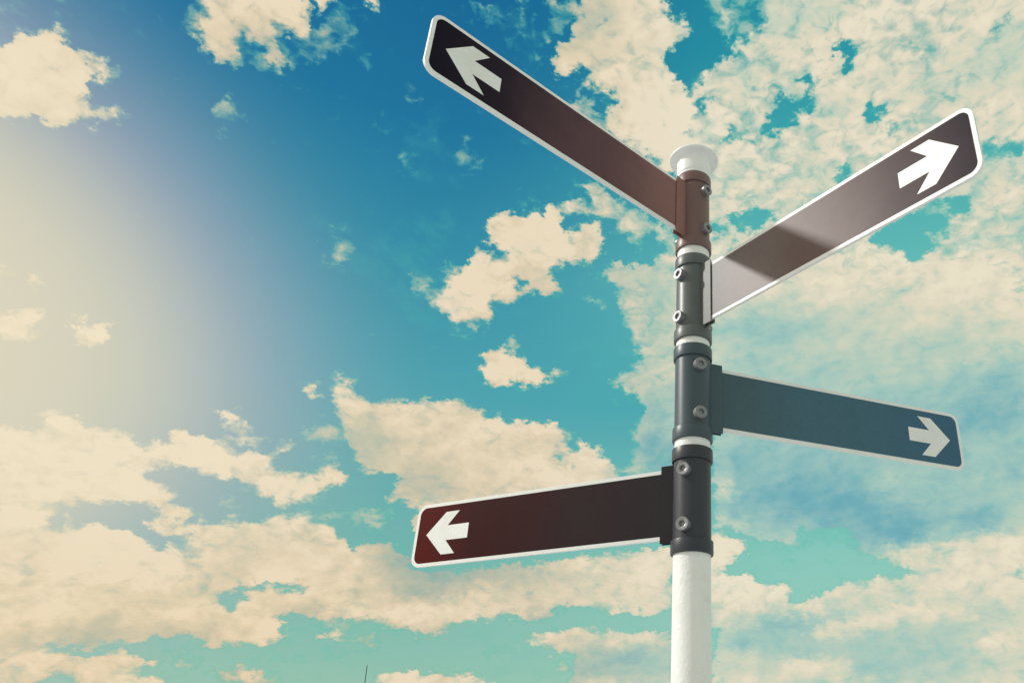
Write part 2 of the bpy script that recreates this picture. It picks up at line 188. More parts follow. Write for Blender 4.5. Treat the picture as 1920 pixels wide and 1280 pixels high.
 (1, [(-48.06, 15.18), (-44.00, 16.46), (-43.60, 16.72), (-42.61, 16.74), (-42.10, 17.12), (-42.53, 17.79), (-42.32, 18.16), (-41.87, 18.38), (-41.26, 18.13), (-40.70, 18.06), (-40.08, 18.12), (-40.33, 17.73), (-39.61, 17.59), (-39.41, 17.38), (-38.90, 17.51), (-38.05, 17.48), (-37.53, 17.43), (-37.28, 17.26), (-36.85, 17.29), (-36.66, 17.60), (-35.95, 17.68), (-35.98, 18.11), (-35.76, 18.59), (-35.37, 18.78), (-34.96, 18.43), (-34.34, 18.36), (-33.63, 18.61), (-33.03, 18.22), (-32.69, 17.88), (-30.47, 16.12), (-31.25, 16.09), (-32.02, 16.03), (-32.55, 16.30), (-33.61, 16.25), (-34.24, 16.36), (-35.42, 16.33), (-36.26, 16.23), (-36.71, 15.81), (-36.76, 15.48), (-35.95, 15.15), (-35.35, 15.03), (-34.58, 14.91), (-34.29, 14.89), (-34.95, 14.65), (-35.33, 14.45), (-34.73, 14.39), (-33.95, 14.20), (-33.19, 13.99), (-33.21, 13.63), (-33.70, 13.26), (-33.69, 12.90), (-33.25, 12.64), (-33.77, 12.43), (-34.44, 12.27), (-34.91, 12.42), (-35.53, 12.64), (-35.72, 12.93), (-35.49, 13.29), (-35.70, 13.74), (-36.36, 14.10), (-36.76, 14.03), (-37.10, 13.81), (-37.59, 13.59), (-38.31, 13.77), (-38.88, 13.47), (-39.20, 13.23), (-39.91, 13.03), (-40.31, 12.71), (-40.60, 12.81), (-41.34, 12.81), (-41.82, 12.81), (-42.31, 12.83), (-42.70, 12.57), (-46.82, 11.70)]),
 (0.5, [(-41.23, 16.24), (-40.42, 16.31), (-40.52, 15.97), (-41.04, 15.98)]),
 (0.4, [(-44.39, 14.82), (-42.77, 14.98), (-42.77, 14.68), (-44.24, 14.39)]),
 (0.4, [(-34.93, 13.42), (-34.18, 13.54), (-34.25, 13.14), (-34.74, 13.06)]),
 (0.6, [(-38.03, 16.02), (-37.35, 16.07), (-37.37, 15.68), (-37.92, 15.63)]),
 (1, [(-46.77, 11.57), (-42.66, 12.43), (-41.29, 12.67), (-40.60, 12.66), (-40.26, 12.30), (-39.94, 11.90), (-39.58, 11.81), (-39.80, 12.50), (-39.33, 12.74), (-39.05, 12.06), (-38.80, 12.35), (-38.44, 12.01), (-37.93, 12.50), (-37.03, 12.34), (-35.96, 12.20), (-35.04, 11.89), (-34.36, 11.45), (-34.12, 11.61), (-34.44, 11.95), (-33.52, 12.02), (-33.36, 12.17), (-33.73, 12.93), (-33.20, 13.04), (-32.69, 13.34), (-31.65, 13.37), (-31.13, 13.74), (-30.61, 13.48), (-30.08, 13.86), (-29.26, 13.74), (-29.30, 14.31), (-28.14, 14.44), (-27.92, 14.19), (-27.02, 14.55), (-26.11, 14.21), (-25.07, 14.03), (-24.25, 13.35), (-23.40, 12.78), (-22.55, 13.39), (-21.35, 13.50), (-20.75, 13.13), (-19.91, 12.32), (-18.75, 11.70), (-15.21, 12.30), (-1.28, 14.32), (-1.21, 9.88), (-3.12, 9.50), (-4.83, 9.61), (-5.96, 9.41), (-6.36, 9.79), (-7.50, 9.94), (-9.01, 10.00), (-9.52, 9.74), (-9.51, 9.16), (-10.78, 8.91), (-11.72, 9.09), (-13.01, 9.21), (-13.88, 8.89), (-15.12, 8.73), (-16.15, 8.44), (-17.13, 7.94), (-17.60, 7.58), (-18.44, 7.43), (-19.49, 7.58), (-20.54, 7.79), (-21.57, 8.00), (-22.25, 8.09), (-22.95, 8.31), (-23.63, 8.43), (-24.46, 8.54), (-25.54, 8.36), (-26.62, 8.27), (-27.36, 8.15), (-26.99, 7.85), (-26.55, 7.24), (-26.18, 7.40), (-26.00, 6.96), (-26.46, 6.80), (-27.17, 6.60), (-28.46, 6.35), (-30.28, 6.04), (-30.73, 6.14), (-31.39, 6.54), (-32.06, 6.98), (-32.49, 6.49), (-33.25, 6.28), (-34.51, 6.00), (-37.57, 5.66), (-44.47, 4.89)]),
 (0.25, [(-32.07, 12.32), (-31.67, 12.38), (-31.65, 12.05), (-31.94, 12.01)]),
 (0.3, [(-32.83, 10.39), (-32.57, 10.48), (-32.42, 10.12), (-32.67, 9.99)]),
 (0.25, [(-33.87, 11.94), (-32.98, 12.19), (-32.60, 11.63), (-32.18, 11.14), (-33.02, 11.22)]),
 (0.45, [(-30.92, 12.38), (-30.58, 12.49), (-30.57, 12.19)]),
 (0.02, [(-30.51, 9.24), (-29.95, 9.52), (-29.56, 9.76), (-29.00, 9.98), (-28.55, 9.99), (-28.17, 10.39), (-27.68, 10.27), (-26.56, 10.18), (-25.82, 10.49), (-25.53, 10.18), (-26.33, 9.84), (-27.11, 9.83), (-28.05, 9.84), (-28.62, 9.66), (-29.10, 9.74), (-29.26, 9.24), (-29.45, 8.80), (-29.84, 8.45), (-30.25, 8.66)]),
 (0, [(-9.53, 9.84), (-8.26, 9.96), (-6.74, 9.82), (-6.15, 9.44), (-4.75, 9.47), (-3.46, 9.57), (-3.89, 8.91), (-4.40, 8.33), (-5.73, 8.63), (-7.42, 8.66), (-8.90, 8.58), (-10.00, 8.41), (-10.79, 8.17)]),
 (0.92, [(-24.75, 7.14), (-24.39, 7.39), (-24.11, 7.60), (-23.44, 7.48), (-22.59, 7.27), (-22.11, 7.30), (-21.83, 7.58), (-21.05, 7.30), (-20.74, 7.05), (-22.04, 6.91), (-23.35, 6.97), (-24.43, 6.80)]),
 (0.42, [(-24.88, 8.24), (-23.61, 8.33), (-23.37, 7.95), (-24.63, 7.80)]),
 (0.9, [(-11.79, 7.26), (-11.18, 7.32), (-11.05, 7.88), (-10.34, 8.11), (-9.61, 8.21), (-9.28, 7.76), (-9.21, 8.29), (-8.72, 8.59), (-7.99, 8.78), (-7.04, 8.67), (-5.53, 8.49), (-4.39, 8.19), (-3.65, 8.42), (-2.52, 8.54), (-1.19, 8.31), (-1.10, 2.28), (-8.41, 2.20), (-8.15, 5.37), (-7.95, 6.64), (-8.76, 6.76), (-9.86, 6.84), (-10.98, 7.15)]),
 (0.9, [(-9.55, 6.09), (-8.91, 6.31), (-8.39, 6.12), (-8.85, 5.52)]),
 (0.7, [(-8.14, 5.81), (-7.90, 5.89), (-7.94, 5.47)]),
 (0.88, [(-17.62, 2.05), (-17.75, 5.33), (-17.29, 5.48), (-16.43, 5.38), (-15.06, 5.49), (-14.32, 5.11), (-13.31, 4.87), (-12.59, 2.14)]),
 (0.95, [(-20.57, 5.09), (-20.27, 5.23), (-19.13, 5.34), (-18.12, 5.32), (-17.57, 5.07), (-17.29, 2.06), (-20.83, 1.99)]),
 (0.9, [(-44.68, 5.51), (-40.53, 5.79), (-39.91, 5.98), (-39.11, 5.64), (-38.10, 5.45), (-37.08, 5.25), (-36.33, 5.22), (-35.39, 5.47), (-34.78, 5.57), (-34.08, 5.39), (-33.25, 5.24), (-32.52, 5.14), (-33.15, 4.90), (-33.63, 4.69), (-34.63, 4.54), (-35.82, 4.30), (-37.28, 4.29), (-38.54, 3.77), (-39.19, 1.51), (-43.28, 1.38)]),
 (0.95, [(-36.54, 4.25), (-35.71, 4.36), (-34.33, 4.39), (-32.19, 4.28), (-31.00, 1.75), (-36.95, 1.58)]),
 (0.95, [(-30.30, 4.74), (-29.60, 5.02), (-28.62, 5.14), (-28.38, 5.37), (-28.02, 5.20), (-27.82, 4.97), (-26.93, 4.80), (-25.37, 4.56), (-23.80, 4.41), (-29.42, 4.25)]),
 (0.8, [(-26.36, 5.39), (-25.73, 5.55), (-24.89, 5.53), (-25.52, 5.28)]),
 (0.9, [(-32.52, 5.86), (-31.81, 5.97), (-30.98, 5.78), (-31.69, 5.52), (-32.26, 5.58)]),
 (0.85, [(-32.21, 5.19), (-31.11, 5.41), (-30.20, 5.38), (-30.75, 5.08), (-31.83, 4.98)]),
 (0.42, [(-23.32, 4.84), (-22.75, 5.03), (-22.86, 4.74)]),
 (0.4, [(-26.08, 7.92), (-22.30, 8.35), (-19.56, 8.02), (-18.10, 7.42), (-20.82, 7.51), (-24.72, 7.47)]),
 (0.36, [(-28.06, 5.88), (-23.87, 6.35), (-19.29, 6.36), (-23.12, 5.81), (-26.79, 5.55)]),
 (0.38, [(-15.93, 6.84), (-12.45, 7.31), (-10.95, 6.77), (-14.47, 6.32)]),
 (1, [(1.56, 23.19), (30.14, 20.48), (26.16, 2.23), (1.41, 2.29)]),
 (0.06, [(1.50, 15.39), (2.50, 15.69), (4.09, 15.07), (4.87, 14.68), (7.98, 14.17), (10.32, 14.46), (12.54, 13.64), (14.05, 12.98), (14.44, 12.46), (15.37, 12.27), (16.32, 12.04), (15.48, 11.65), (13.11, 11.76), (11.61, 11.71), (10.45, 11.20), (9.67, 10.79), (8.90, 10.52), (7.38, 10.37), (6.56, 10.60), (7.04, 11.02), (7.88, 11.15), (7.06, 11.53), (5.91, 11.55), (4.39, 12.08), (3.23, 12.31), (1.48, 12.47)]),
 (0.3, [(8.06, 15.55), (11.18, 15.43), (12.62, 14.44), (10.27, 13.80), (7.23, 14.64)]),
 (1, [(0.90, 15.20), (2.50, 15.20), (3.08, 14.70), (4.26, 14.35), (4.41, 13.94), (3.85, 13.54), (3.06, 13.21), (2.46, 12.87), (1.87, 12.61), (0.89, 12.28)]),
 (0.9, [(7.06, 13.00), (7.47, 13.44), (7.40, 12.92)]),
 (1, [(0.89, 12.39), (3.23, 12.20), (4.58, 11.90), (5.53, 11.52), (6.69, 11.65), (7.92, 11.15), (7.03, 10.92), (5.49, 10.57), (6.81, 10.27), (7.76, 10.36), (9.29, 10.83), (9.74, 11.29), (11.24, 11.68), (12.55, 11.78), (13.48, 11.82), (14.94, 11.75), (16.41, 11.93), (16.84, 12.40), (14.37, 12.50), (13.90, 13.35), (14.79, 13.63), (15.50, 13.41), (16.57, 13.13), (17.70, 13.42), (19.17, 13.68), (20.97, 13.89), (28.48, 13.16), (27.64, 9.28), (7.71, 9.50), (4.67, 8.82), (0.89, 8.53)]),
 (0.4, [(22.20, 11.98), (23.36, 11.88), (23.30, 11.55), (22.30, 11.55)]),
 (0.5, [(18.04, 11.27), (19.23, 11.27), (19.13, 11.07), (18.08, 11.06)]),
]
CLOUD_TONE = [
 (13.96, 19.98, 15.32, 7.20, 0.272),
 (12.65, 7.13, 13.83, 2.43, 0.5),
 (-46.32, 36.39, 6.31, 2.91, 0.82),
 (-6.54, 47.11, 6.45, 5.23, 0.85),
 (-2.13, 43.79, 4.15, 2.80, 1),
 (-11.30, 50.40, 3.30, 1.89, 0.65),
 (9.87, 49.90, 6.37, 1.91, 0.68),
 (16.30, 49.50, 7.89, 1.88, 0.85),
 (25.03, 47.54, 5.25, 1.83, 0.95),
 (19.93, 44.88, 7.17, 1.96, 0.68),
 (27.09, 43.34, 4.07, 2.20, 0.66),
 (5.20, 45.47, 4.16, 1.72, 0.85),
 (13.17, 43.08, 5.26, 2.07, 0.95),
 (4.97, 40.82, 4.93, 2.17, 0.98),
 (28.59, 40.87, 2.35, 1.28, 0.95),
 (22.99, 39.72, 2.53, 1.69, 0.7),
 (27.06, 35.21, 3.01, 2.70, 0.85),
 (11.99, 33.21, 6.51, 1.51, 0.98),
 (22.55, 33.61, 2.39, 1.42, 0.95),
 (22.71, 30.24, 4.53, 2.15, 0.9),
 (13.41, 30.01, 8.24, 1.89, 0.576),
 (6.90, 32.04, 5.37, 1.15, 0.8),
 (5.43, 29.77, 4.87, 1.94, 0.36),
 (17.30, 27.28, 7.71, 1.87, 0.496),
 (6.61, 26.60, 5.55, 1.56, 0.416),
 (23.12, 24.21, 3.58, 1.44, 0.336),
 (3.15, 28.08, 1.11, 0.98, 0.6),
 (8.87, 28.05, 1.73, 0.97, 0.56),
 (-14.19, 35.92, 4.15, 2.20, 1),
 (-18.82, 31.49, 3.40, 2.20, 0.95),
 (-17.00, 36.29, 1.12, 1.09, 0.85),
 (-9.10, 36.44, 1.89, 1.87, 0.75),
 (-5.87, 38.16, 4.38, 1.85, 0.8),
 (-3.21, 32.15, 2.77, 4.60, 0.5),
 (-5.02, 31.50, 1.37, 1.16, 0.85),
 (-4.33, 26.45, 2.63, 0.98, 0.8),
 (-2.72, 23.55, 1.71, 3.14, 0.35),
 (-2.43, 20.82, 2.51, 1.95, 0.2),
 (-4.79, 22.12, 0.50, 0.78, 0.7),
 (-6.49, 33.17, 1.85, 0.96, 0.6),
 (-14.23, 26.34, 2.94, 1.33, 0.98),
 (-24.13, 19.77, 2.15, 1.78, 0.52),
 (-20.20, 20.68, 2.27, 1.47, 0.86),
 (-21.29, 18.32, 2.20, 1.08, 0.6),
 (-23.48, 22.08, 2.21, 0.72, 0.8),
 (-16.49, 21.87, 2.38, 1.13, 0.92),
 (-11.49, 20.41, 3.66, 1.91, 0.98),
 (-18.03, 19.07, 2.29, 1.48, 0.65),
 (-16.61, 17.15, 2.28, 0.74, 0.7),
 (-19.63, 17.22, 2.59, 0.91, 0.5),
 (-27.35, 19.91, 1.70, 0.69, 0.55),
 (-37.42, 16.31, 8.80, 2.76, 1),
 (-29.18, 16.15, 4.24, 1.34, 0.98),
 (-38.86, 10.43, 6.25, 1.72, 1),
 (-32.61, 9.09, 5.84, 1.22, 0.92),
 (-37.01, 8.44, 3.08, 0.58, 0.86),
 (-34.42, 6.63, 3.49, 0.64, 0.7),
 (-36.64, 6.29, 1.49, 0.56, 0.6),
 (-30.81, 11.21, 2.69, 1.27, 0.82),
 (-27.36, 10.94, 1.89, 1.31, 0.88),
 (-26.46, 12.72, 1.95, 1.01, 1),
 (-24.49, 9.53, 4.63, 0.66, 0.82),
 (-26.21, 8.56, 3.82, 0.48, 0.68),
 (-21.91, 9.90, 2.71, 0.68, 0.62),
 (-22.25, 11.77, 2.05, 1.38, 0.85),
 (-28.38, 7.27, 3.64, 0.78, 0.98),
 (-19.21, 12.38, 2.50, 1.06, 0.3),
 (-21.10, 13.10, 1.40, 0.70, 0.5),
 (-16.93, 11.48, 4.38, 0.88, 0.25),
 (-15.17, 11.95, 2.96, 0.64, 0.32),
 (-18.56, 10.49, 2.12, 0.62, 0.35),
 (-17.24, 8.66, 2.82, 0.86, 0.95),
 (-12.78, 10.46, 3.35, 0.89, 0.82),
 (-9.16, 11.88, 5.77, 0.91, 0.6),
 (-6.02, 10.53, 3.06, 0.73, 0.62),
 (-3.76, 11.67, 3.10, 1.48, 0.85),
 (-4.85, 10.01, 1.53, 0.65, 0.9),
 (-2.16, 9.51, 1.53, 0.91, 0.6),
 (-20.26, 8.15, 2.38, 0.67, 0.75),
 (-7.39, 8.16, 4.12, 0.64, 0.95),
 (-4.70, 6.64, 3.72, 1.40, 0.35),
 (-7.22, 5.56, 2.19, 0.69, 0.45),
 (-19.06, 4.95, 2.01, 0.45, 0.9),
 (-15.70, 5.07, 2.42, 0.46, 0.9),
 (-37.90, 4.77, 3.66, 0.68, 0.85),
 (-28.67, 4.71, 2.33, 0.36, 0.75),
 (12.68, 23.13, 13.23, 2.29, 0.4),
 (22.66, 21.68, 2.83, 1.44, 0.176),
 (22.80, 18.37, 2.75, 2.14, 0.336),
 (16.19, 19.05, 4.46, 2.23, 0.384),
 (7.07, 19.20, 4.02, 2.31, 0.336),
 (10.93, 17.13, 2.33, 1.70, 0.16),
 (14.95, 15.05, 2.94, 1.65, 0.096),
 (7.39, 17.66, 2.39, 1.53, 0.176),
 (20.85, 15.33, 2.07, 1.06, 0.24),
 (4.16, 17.73, 2.42, 1.54, 0.28),
 (2.55, 18.44, 0.74, 0.85, 0.8),
 (15.32, 18.18, 1.52, 1.12, 0.48),
 (21.20, 17.46, 1.76, 0.90, 0.44),
 (5.29, 15.43, 2.76, 1.14, 0.32),
 (3.41, 20.45, 2.48, 1.56, 0.28),
 (18.72, 20.68, 3.68, 0.92, 0.4),
 (2.87, 13.95, 1.97, 1.51, 1),
 (3.97, 10.99, 3.44, 1.47, 0.98),
 (3.94, 9.54, 2.65, 0.90, 0.85),
 (11.59, 11.49, 4.38, 0.50, 0.95),
 (15.44, 12.84, 1.81, 0.65, 0.92),
 (12.97, 10.44, 3.94, 0.71, 0.6),
 (20.69, 12.16, 3.99, 1.39, 0.95),
 (15.76, 9.56, 3.13, 0.49, 0.85),
 (21.48, 10.72, 2.62, 0.68, 0.9),
 (7.30, 8.97, 3.33, 1.00, 0.12),
 (3.89, 7.76, 3.35, 1.06, 0.32),
 (9.89, 8.75, 2.19, 0.88, 0.25),
 (14.19, 8.30, 4.17, 1.04, 0.62),
 (20.20, 9.09, 3.91, 0.67, 0.55),
 (11.26, 7.68, 4.26, 0.87, 0.42),
 (3.84, 6.01, 2.94, 0.87, 0.6),
 (8.94, 5.71, 2.15, 0.68, 0.8),
 (12.87, 5.77, 2.09, 0.84, 0.3),
 (17.50, 6.84, 3.33, 1.00, 0.5),
 (20.58, 7.23, 1.94, 0.59, 0.85),
 (16.62, 5.37, 3.32, 0.66, 0.58),
 (21.31, 5.73, 1.59, 0.81, 0.6),
 (3.11, 6.53, 1.48, 0.52, 0.6),
]
CLOUD_BANKS = [
 ([(-45.80, 11.78), (-42.66, 12.43), (-41.29, 12.67), (-40.33, 12.34), (-39.10, 12.05), (-38.49, 12.15), (-37.92, 12.47), (-37.03, 12.34), (-35.96, 12.20), (-34.70, 11.66), (-33.44, 11.20), (-32.02, 10.74)], 3.22, 1.06, 0.8),
 ([(-33.33, 12.95), (-31.12, 13.68), (-30.06, 13.80), (-28.12, 14.37), (-26.85, 14.54), (-25.76, 14.12), (-24.26, 13.38), (-22.78, 12.77)], 3.18, 1.06, 0.6),
 ([(-44.64, 8.41), (-41.55, 9.01), (-39.27, 9.33), (-36.90, 9.86), (-34.16, 9.69), (-32.57, 10.04), (-31.00, 9.58)], 1.74, 1, 0.66),
 ([(-41.90, 6.60), (-39.57, 7.13), (-38.01, 7.59), (-35.84, 7.98), (-33.72, 8.05), (-32.29, 7.88), (-30.41, 8.36), (-27.08, 8.27)], 1.83, 0.98, 0.42),
 ([(-29.12, 9.83), (-28.06, 9.87), (-26.49, 9.86), (-25.18, 9.74), (-23.11, 9.14), (-21.04, 8.77), (-19.64, 8.52), (-17.34, 9.34), (-15.88, 9.07)], 1.58, 1, 0.5),
 ([(-33.54, 17.71), (-32.51, 17.91), (-30.58, 17.89), (-28.79, 17.26), (-27.09, 16.89)], 1.99, 1.06, 0.9),
 ([(-26.80, 17.39), (-26.35, 18.21), (-25.29, 17.61), (-24.45, 17.30)], 1.74, 1.06, 0.88),
 ([(-26.74, 22.56), (-24.36, 22.75), (-22.13, 22.92), (-19.52, 23.52), (-18.05, 23.79), (-16.45, 23.02), (-14.37, 22.55), (-12.34, 22.65), (-10.26, 22.58), (-8.91, 21.35), (-6.36, 20.23)], 2.63, 1.04, 0.55),
 ([(-11.79, 7.30), (-11.05, 7.88), (-9.61, 8.17), (-8.72, 8.59), (-7.04, 8.67), (-4.39, 8.23), (-2.52, 8.50), (-1.30, 8.30)], 2.10, 1.02, 0.38),
 ([(1.48, 12.35), (3.23, 12.20), (5.53, 11.52), (7.80, 11.16)], 2.17, 1.06, 0.8),
 ([(6.62, 10.31), (9.29, 10.83), (11.23, 11.65), (13.48, 11.78), (16.04, 11.80), (18.83, 11.40), (23.13, 10.61)], 1.71, 1.02, 0.55),
 ([(14.01, 13.27), (15.50, 13.41), (17.70, 13.42), (20.96, 13.82), (23.69, 13.65)], 1.94, 1, 0.75),
 ([(7.64, 8.26), (9.88, 8.68), (12.87, 9.38), (15.78, 9.70), (17.87, 9.54), (20.54, 9.07)], 1.72, 0.85, 0.5),
 ([(19.20, 6.95), (20.63, 7.56), (22.61, 7.64)], 1.15, 0.95, 0.6),
 ([(5.30, 5.60), (6.79, 6.17), (8.98, 6.33), (11.11, 5.96)], 1.36, 0.9, 0.6),
 ([(-24.76, 7.20), (-24.11, 7.57), (-22.59, 7.27), (-21.05, 7.26)], 0.52, 1.02, 0.78),
 ([(-37.08, 5.25), (-35.39, 5.47), (-34.78, 5.57), (-32.97, 5.20)], 0.85, 0.98, 0.72),
 ([(-30.26, 4.80), (-28.62, 5.14), (-28.06, 5.23), (-25.37, 4.56)], 0.76, 0.97, 0.72),
 ([(-47.14, 15.59), (-44.00, 16.46), (-42.63, 16.80), (-42.20, 17.41), (-41.85, 18.32), (-40.70, 18.06), (-39.44, 17.47), (-37.52, 17.40), (-35.97, 17.75), (-35.36, 18.75), (-33.62, 18.58)], 2.07, 1.06, 0.93),
 ([(-21.03, 4.94), (-20.27, 5.23), (-18.12, 5.32), (-16.43, 5.38), (-15.06, 5.46), (-13.07, 4.88)], 0.98, 1.02, 0.78),
 ([(-18.27, 36.28), (-16.51, 37.48), (-14.67, 37.66), (-13.11, 38.29), (-11.56, 37.34)], 3.14, 1.06, 0.92),
 ([(-21.66, 30.41), (-20.07, 31.29), (-18.66, 33.03), (-17.07, 34.02), (-15.64, 33.47)], 2.96, 1.06, 0.9),
 ([(11.73, 35.06), (14.99, 35.53), (16.72, 35.01), (18.31, 33.88), (20.02, 33.76), (22.25, 34.22), (24.86, 34.62)], 2.76, 1.03, 0.72),
 ([(-17.06, 27.16), (-16.08, 27.59), (-14.36, 27.41), (-12.58, 26.70), (-11.65, 26.00)], 2.29, 1.06, 0.9),
 ([(2.07, 47.46), (4.29, 48.75), (7.10, 49.77), (10.83, 48.83), (13.91, 48.00)], 2.67, 1, 0.74),
 ([(8.70, 43.68), (10.83, 44.56), (13.67, 46.50), (16.74, 46.43)], 3.08, 1.03, 0.8),
 ([(17.01, 39.70), (20.37, 40.23), (23.31, 41.08), (26.40, 42.48), (28.97, 42.15)], 2.73, 0.95, 0.7),
]

AZ0, AZ1, EL0, EL1 = -57.0, 36.0, 2.0, 54.0
NROW = 136
NBAND = 15
CLOUD_RAG = 1.3
NCOL = 240


def raster():
    ss = 2
    na, ne = NCOL * ss, NROW * ss * 2
    az = AZ0 + (np.arange(na) + 0.5) * (AZ1 - AZ0) / na
    el = EL0 + (np.arange(ne) + 0.5) * (EL1 - EL0) / ne
    A, E = np.meshgrid(az, el)
    cov = np.zeros_like(A)
    for v, pts in CLOUD_CHART:
        p = np.array(pts)
        lo, hi = p.min(0), p.max(0)
        i0, i1 = np.searchsorted(el, lo[1]), np.searchsorted(el, hi[1])
        j0, j1 = np.searchsorted(az, lo[0]), np.searchsorted(az, hi[0])
        if i1 <= i0 or j1 <= j0:
            i1 = max(i1, i0 + 1)
            j1 = max(j1, j0 + 1)
        a, e = A[i0:i1, j0:j1], E[i0:i1, j0:j1]
        ins = np.zeros(a.shape, bool)
        n = len(p)
        for k in range(n):
            x1, y1 = p[k]
            x2, y2 = p[(k + 1) % n]
            if y1 == y2:
                continue
            c = ((y1 > e) != (y2 > e)) & (a < (x2 - x1) * (e - y1) / (y2 - y1) + x1)
            ins ^= c
        cov[i0:i1, j0:j1][ins] = v

    def blur(f, sa, se):
        for ax, s, st in ((1, sa, (AZ1 - AZ0) / na), (0, se, (EL1 - EL0) / ne)):
            s = s / st
            r = int(s * 3) + 1
            k = np.exp(-0.5 * (np.arange(-r, r + 1) / s) ** 2)
            k /= k.sum()
            pad = [(0, 0), (0, 0)]
            pad[ax] = (r, r)
            g = np.pad(f, pad, mode='edge')
            out = np.zeros_like(f)
            for i, w in enumerate(k):
                sl = [slice(None), slice(None)]
                sl[ax] = slice(i, i + f.shape[ax])
                out += w * g[tuple(sl)]
            f = out
        return f
    cov = 0.64 * blur(cov, 0.09, 0.09) + 0.22 * blur(cov, 0.3, 0.26) + 0.14 * blur(cov, 0.9, 0.7)
    # bodies are brighter where they face the sun and greyer on the far side
    body = blur(cov, 1.1, 0.9)
    kx, ky = int(round(1.3 / ((AZ1 - AZ0) / na))), int(round(1.5 / ((EL1 - EL0) / ne)))
    lit = body - np.pad(body, ((0, ky), (kx, 0)), mode='edge')[ky:, :na]
    tone = 0.84 + 0.34 * np.clip(lit, -0.5, 0.5)
    for ca, ce, ra, re, v in CLOUD_TONE:
        w = np.exp(-1.0 * (((A - ca) / ra) ** 2 + ((E - ce) / re) ** 2))
        tone += (v - tone) * w
    # banks: a sunlit upper rim that greys towards its base
    for pts, dep, bright, base in CLOUD_BANKS:
        p = np.array(sorted(pts))
        wob = 0.18 * np.sin(az * 5.1 + p[0, 0]) + 0.12 * np.sin(az * 11.3 + 2 * p[0, 1])
        rim = np.interp(az, p[:, 0], p[:, 1]) + wob
        end = np.clip(np.minimum(az - p[0, 0], p[-1, 0] - az) / 1.2, 0, 1)
        sdep = (rim[None, :] - E) / dep
        w = np.where(sdep > 0, np.clip(1.25 - sdep, 0, 1), np.clip(1 + sdep * dep / 0.3, 0, 1)) * np.clip(end, 0, 1)[None, :]
        target = bright + (base - bright) * np.clip(sdep, 0, 1) ** 0.8
        tone += (target - 0.04 - tone) * np.clip(w, 0, 1) * 0.95
    tone = blur(tone, 0.12, 0.12)
    # sample on rows
    rows_el = EL0 + np.arange(NROW) * (EL1 - EL0) / (NROW - 1)
    cols_az = AZ0 + np.arange(NCOL) * (AZ1 - AZ0) / (NCOL - 1)
    ie = np.clip(np.searchsorted(el, rows_el), 0, ne - 1)
    ia = np.clip(np.searchsorted(az, cols_az), 0, na - 1)
    return cov[np.ix_(ie, ia)], tone[np.ix_(ie, ia)]


world = bpy.data.worlds.new("World")
sc.world = world
world.use_nodes = True
nt = world.node_tree
nt.nodes.clear()


class NB:
    """small node builder"""

    def __init__(self, tree):
        self.t = tree

    def n(self, typ, **kw):
        nd = self.t.nodes.new(typ)
        for k, v in kw.items():
            setattr(nd, k, v)
        return nd

    def put(self, sock, v):
        if isinstance(v, bpy.types.NodeSocket):
            self.t.links.new(v, sock)
        else:
            sock.default_value = v

    def math(self, op, a, b=None, c=None, clamp=False):
        nd = self.n('ShaderNodeMath', operation=op, use_clamp=clamp)
        for i, v in enumerate((a, b, c)):
            if v is not None:
                self.put(nd.inputs[i], v)
        return nd.outputs[0]

    def vmath(self, op, a, b=None, c=None):
        nd = self.n('ShaderNodeVectorMath', operation=op)
        for i, v in enumerate((a, b, c)):
            if v is not None:
                self.put(nd.inputs[i], v)
        return nd.outputs['Value'] if op in ('DOT_PRODUCT', 'LENGTH') else nd.outputs['Vector']

    def mixc(self, f, a, b, blend='MIX', clampf=True):
        nd = self.n('ShaderNodeMix', data_type='RGBA', blend_type=blend, clamp_factor=clampf)
        self.put(nd.inputs['Factor'], f)
        ins = [s for s in nd.inputs if s.type == 'RGBA']
        self.put(ins[0], a)
        self.put(ins[1], b)
        return [s for s in nd.outputs if s.type == 'RGBA'][0]

    def mixf(self, f, a, b):
        nd = self.n('ShaderNodeMix', data_type='FLOAT')
        self.put(nd.inputs[0], f)
        self.put(nd.inputs[2], a)
        self.put(nd.inputs[3], b)
        return nd.outputs[0]

    def ss(self, x, lo, hi, a=0.0, b=1.0):
        nd = self.n('ShaderNodeMapRange', interpolation_type='SMOOTHSTEP')
        for i, v in enumerate((x, lo, hi, a, b)):
            self.put(nd.inputs[i], v)
        return nd.outputs[0]

    def noise(self, vec, scale, detail=4.0, rough=0.55, dist=0.0, lac=2.0):
        nd = self.n('ShaderNodeTexNoise', noise_dimensions='3D')
        self.put(nd.inputs['Vector'], vec)
        nd.inputs['Scale'].default_value = scale
        nd.inputs['Detail'].default_value = detail
        nd.inputs['Roughness'].default_value = rough
        nd.inputs['Distortion'].default_value = dist
        nd.inputs['Lacunarity'].default_value = lac
        return nd

    def ramp(self, x, stops, interp='LINEAR'):
        nd = self.n('ShaderNodeValToRGB')
        cr = nd.color_ramp
        cr.interpolation = interp
        while len(cr.elements) < len(stops):
            cr.elements.new(0.5)
        for e, (p, c) in zip(cr.elements, stops):
            e.position = p
            e.color = c
        if x is not None:
            self.put(nd.inputs[0], x)
        return nd.outputs[0]


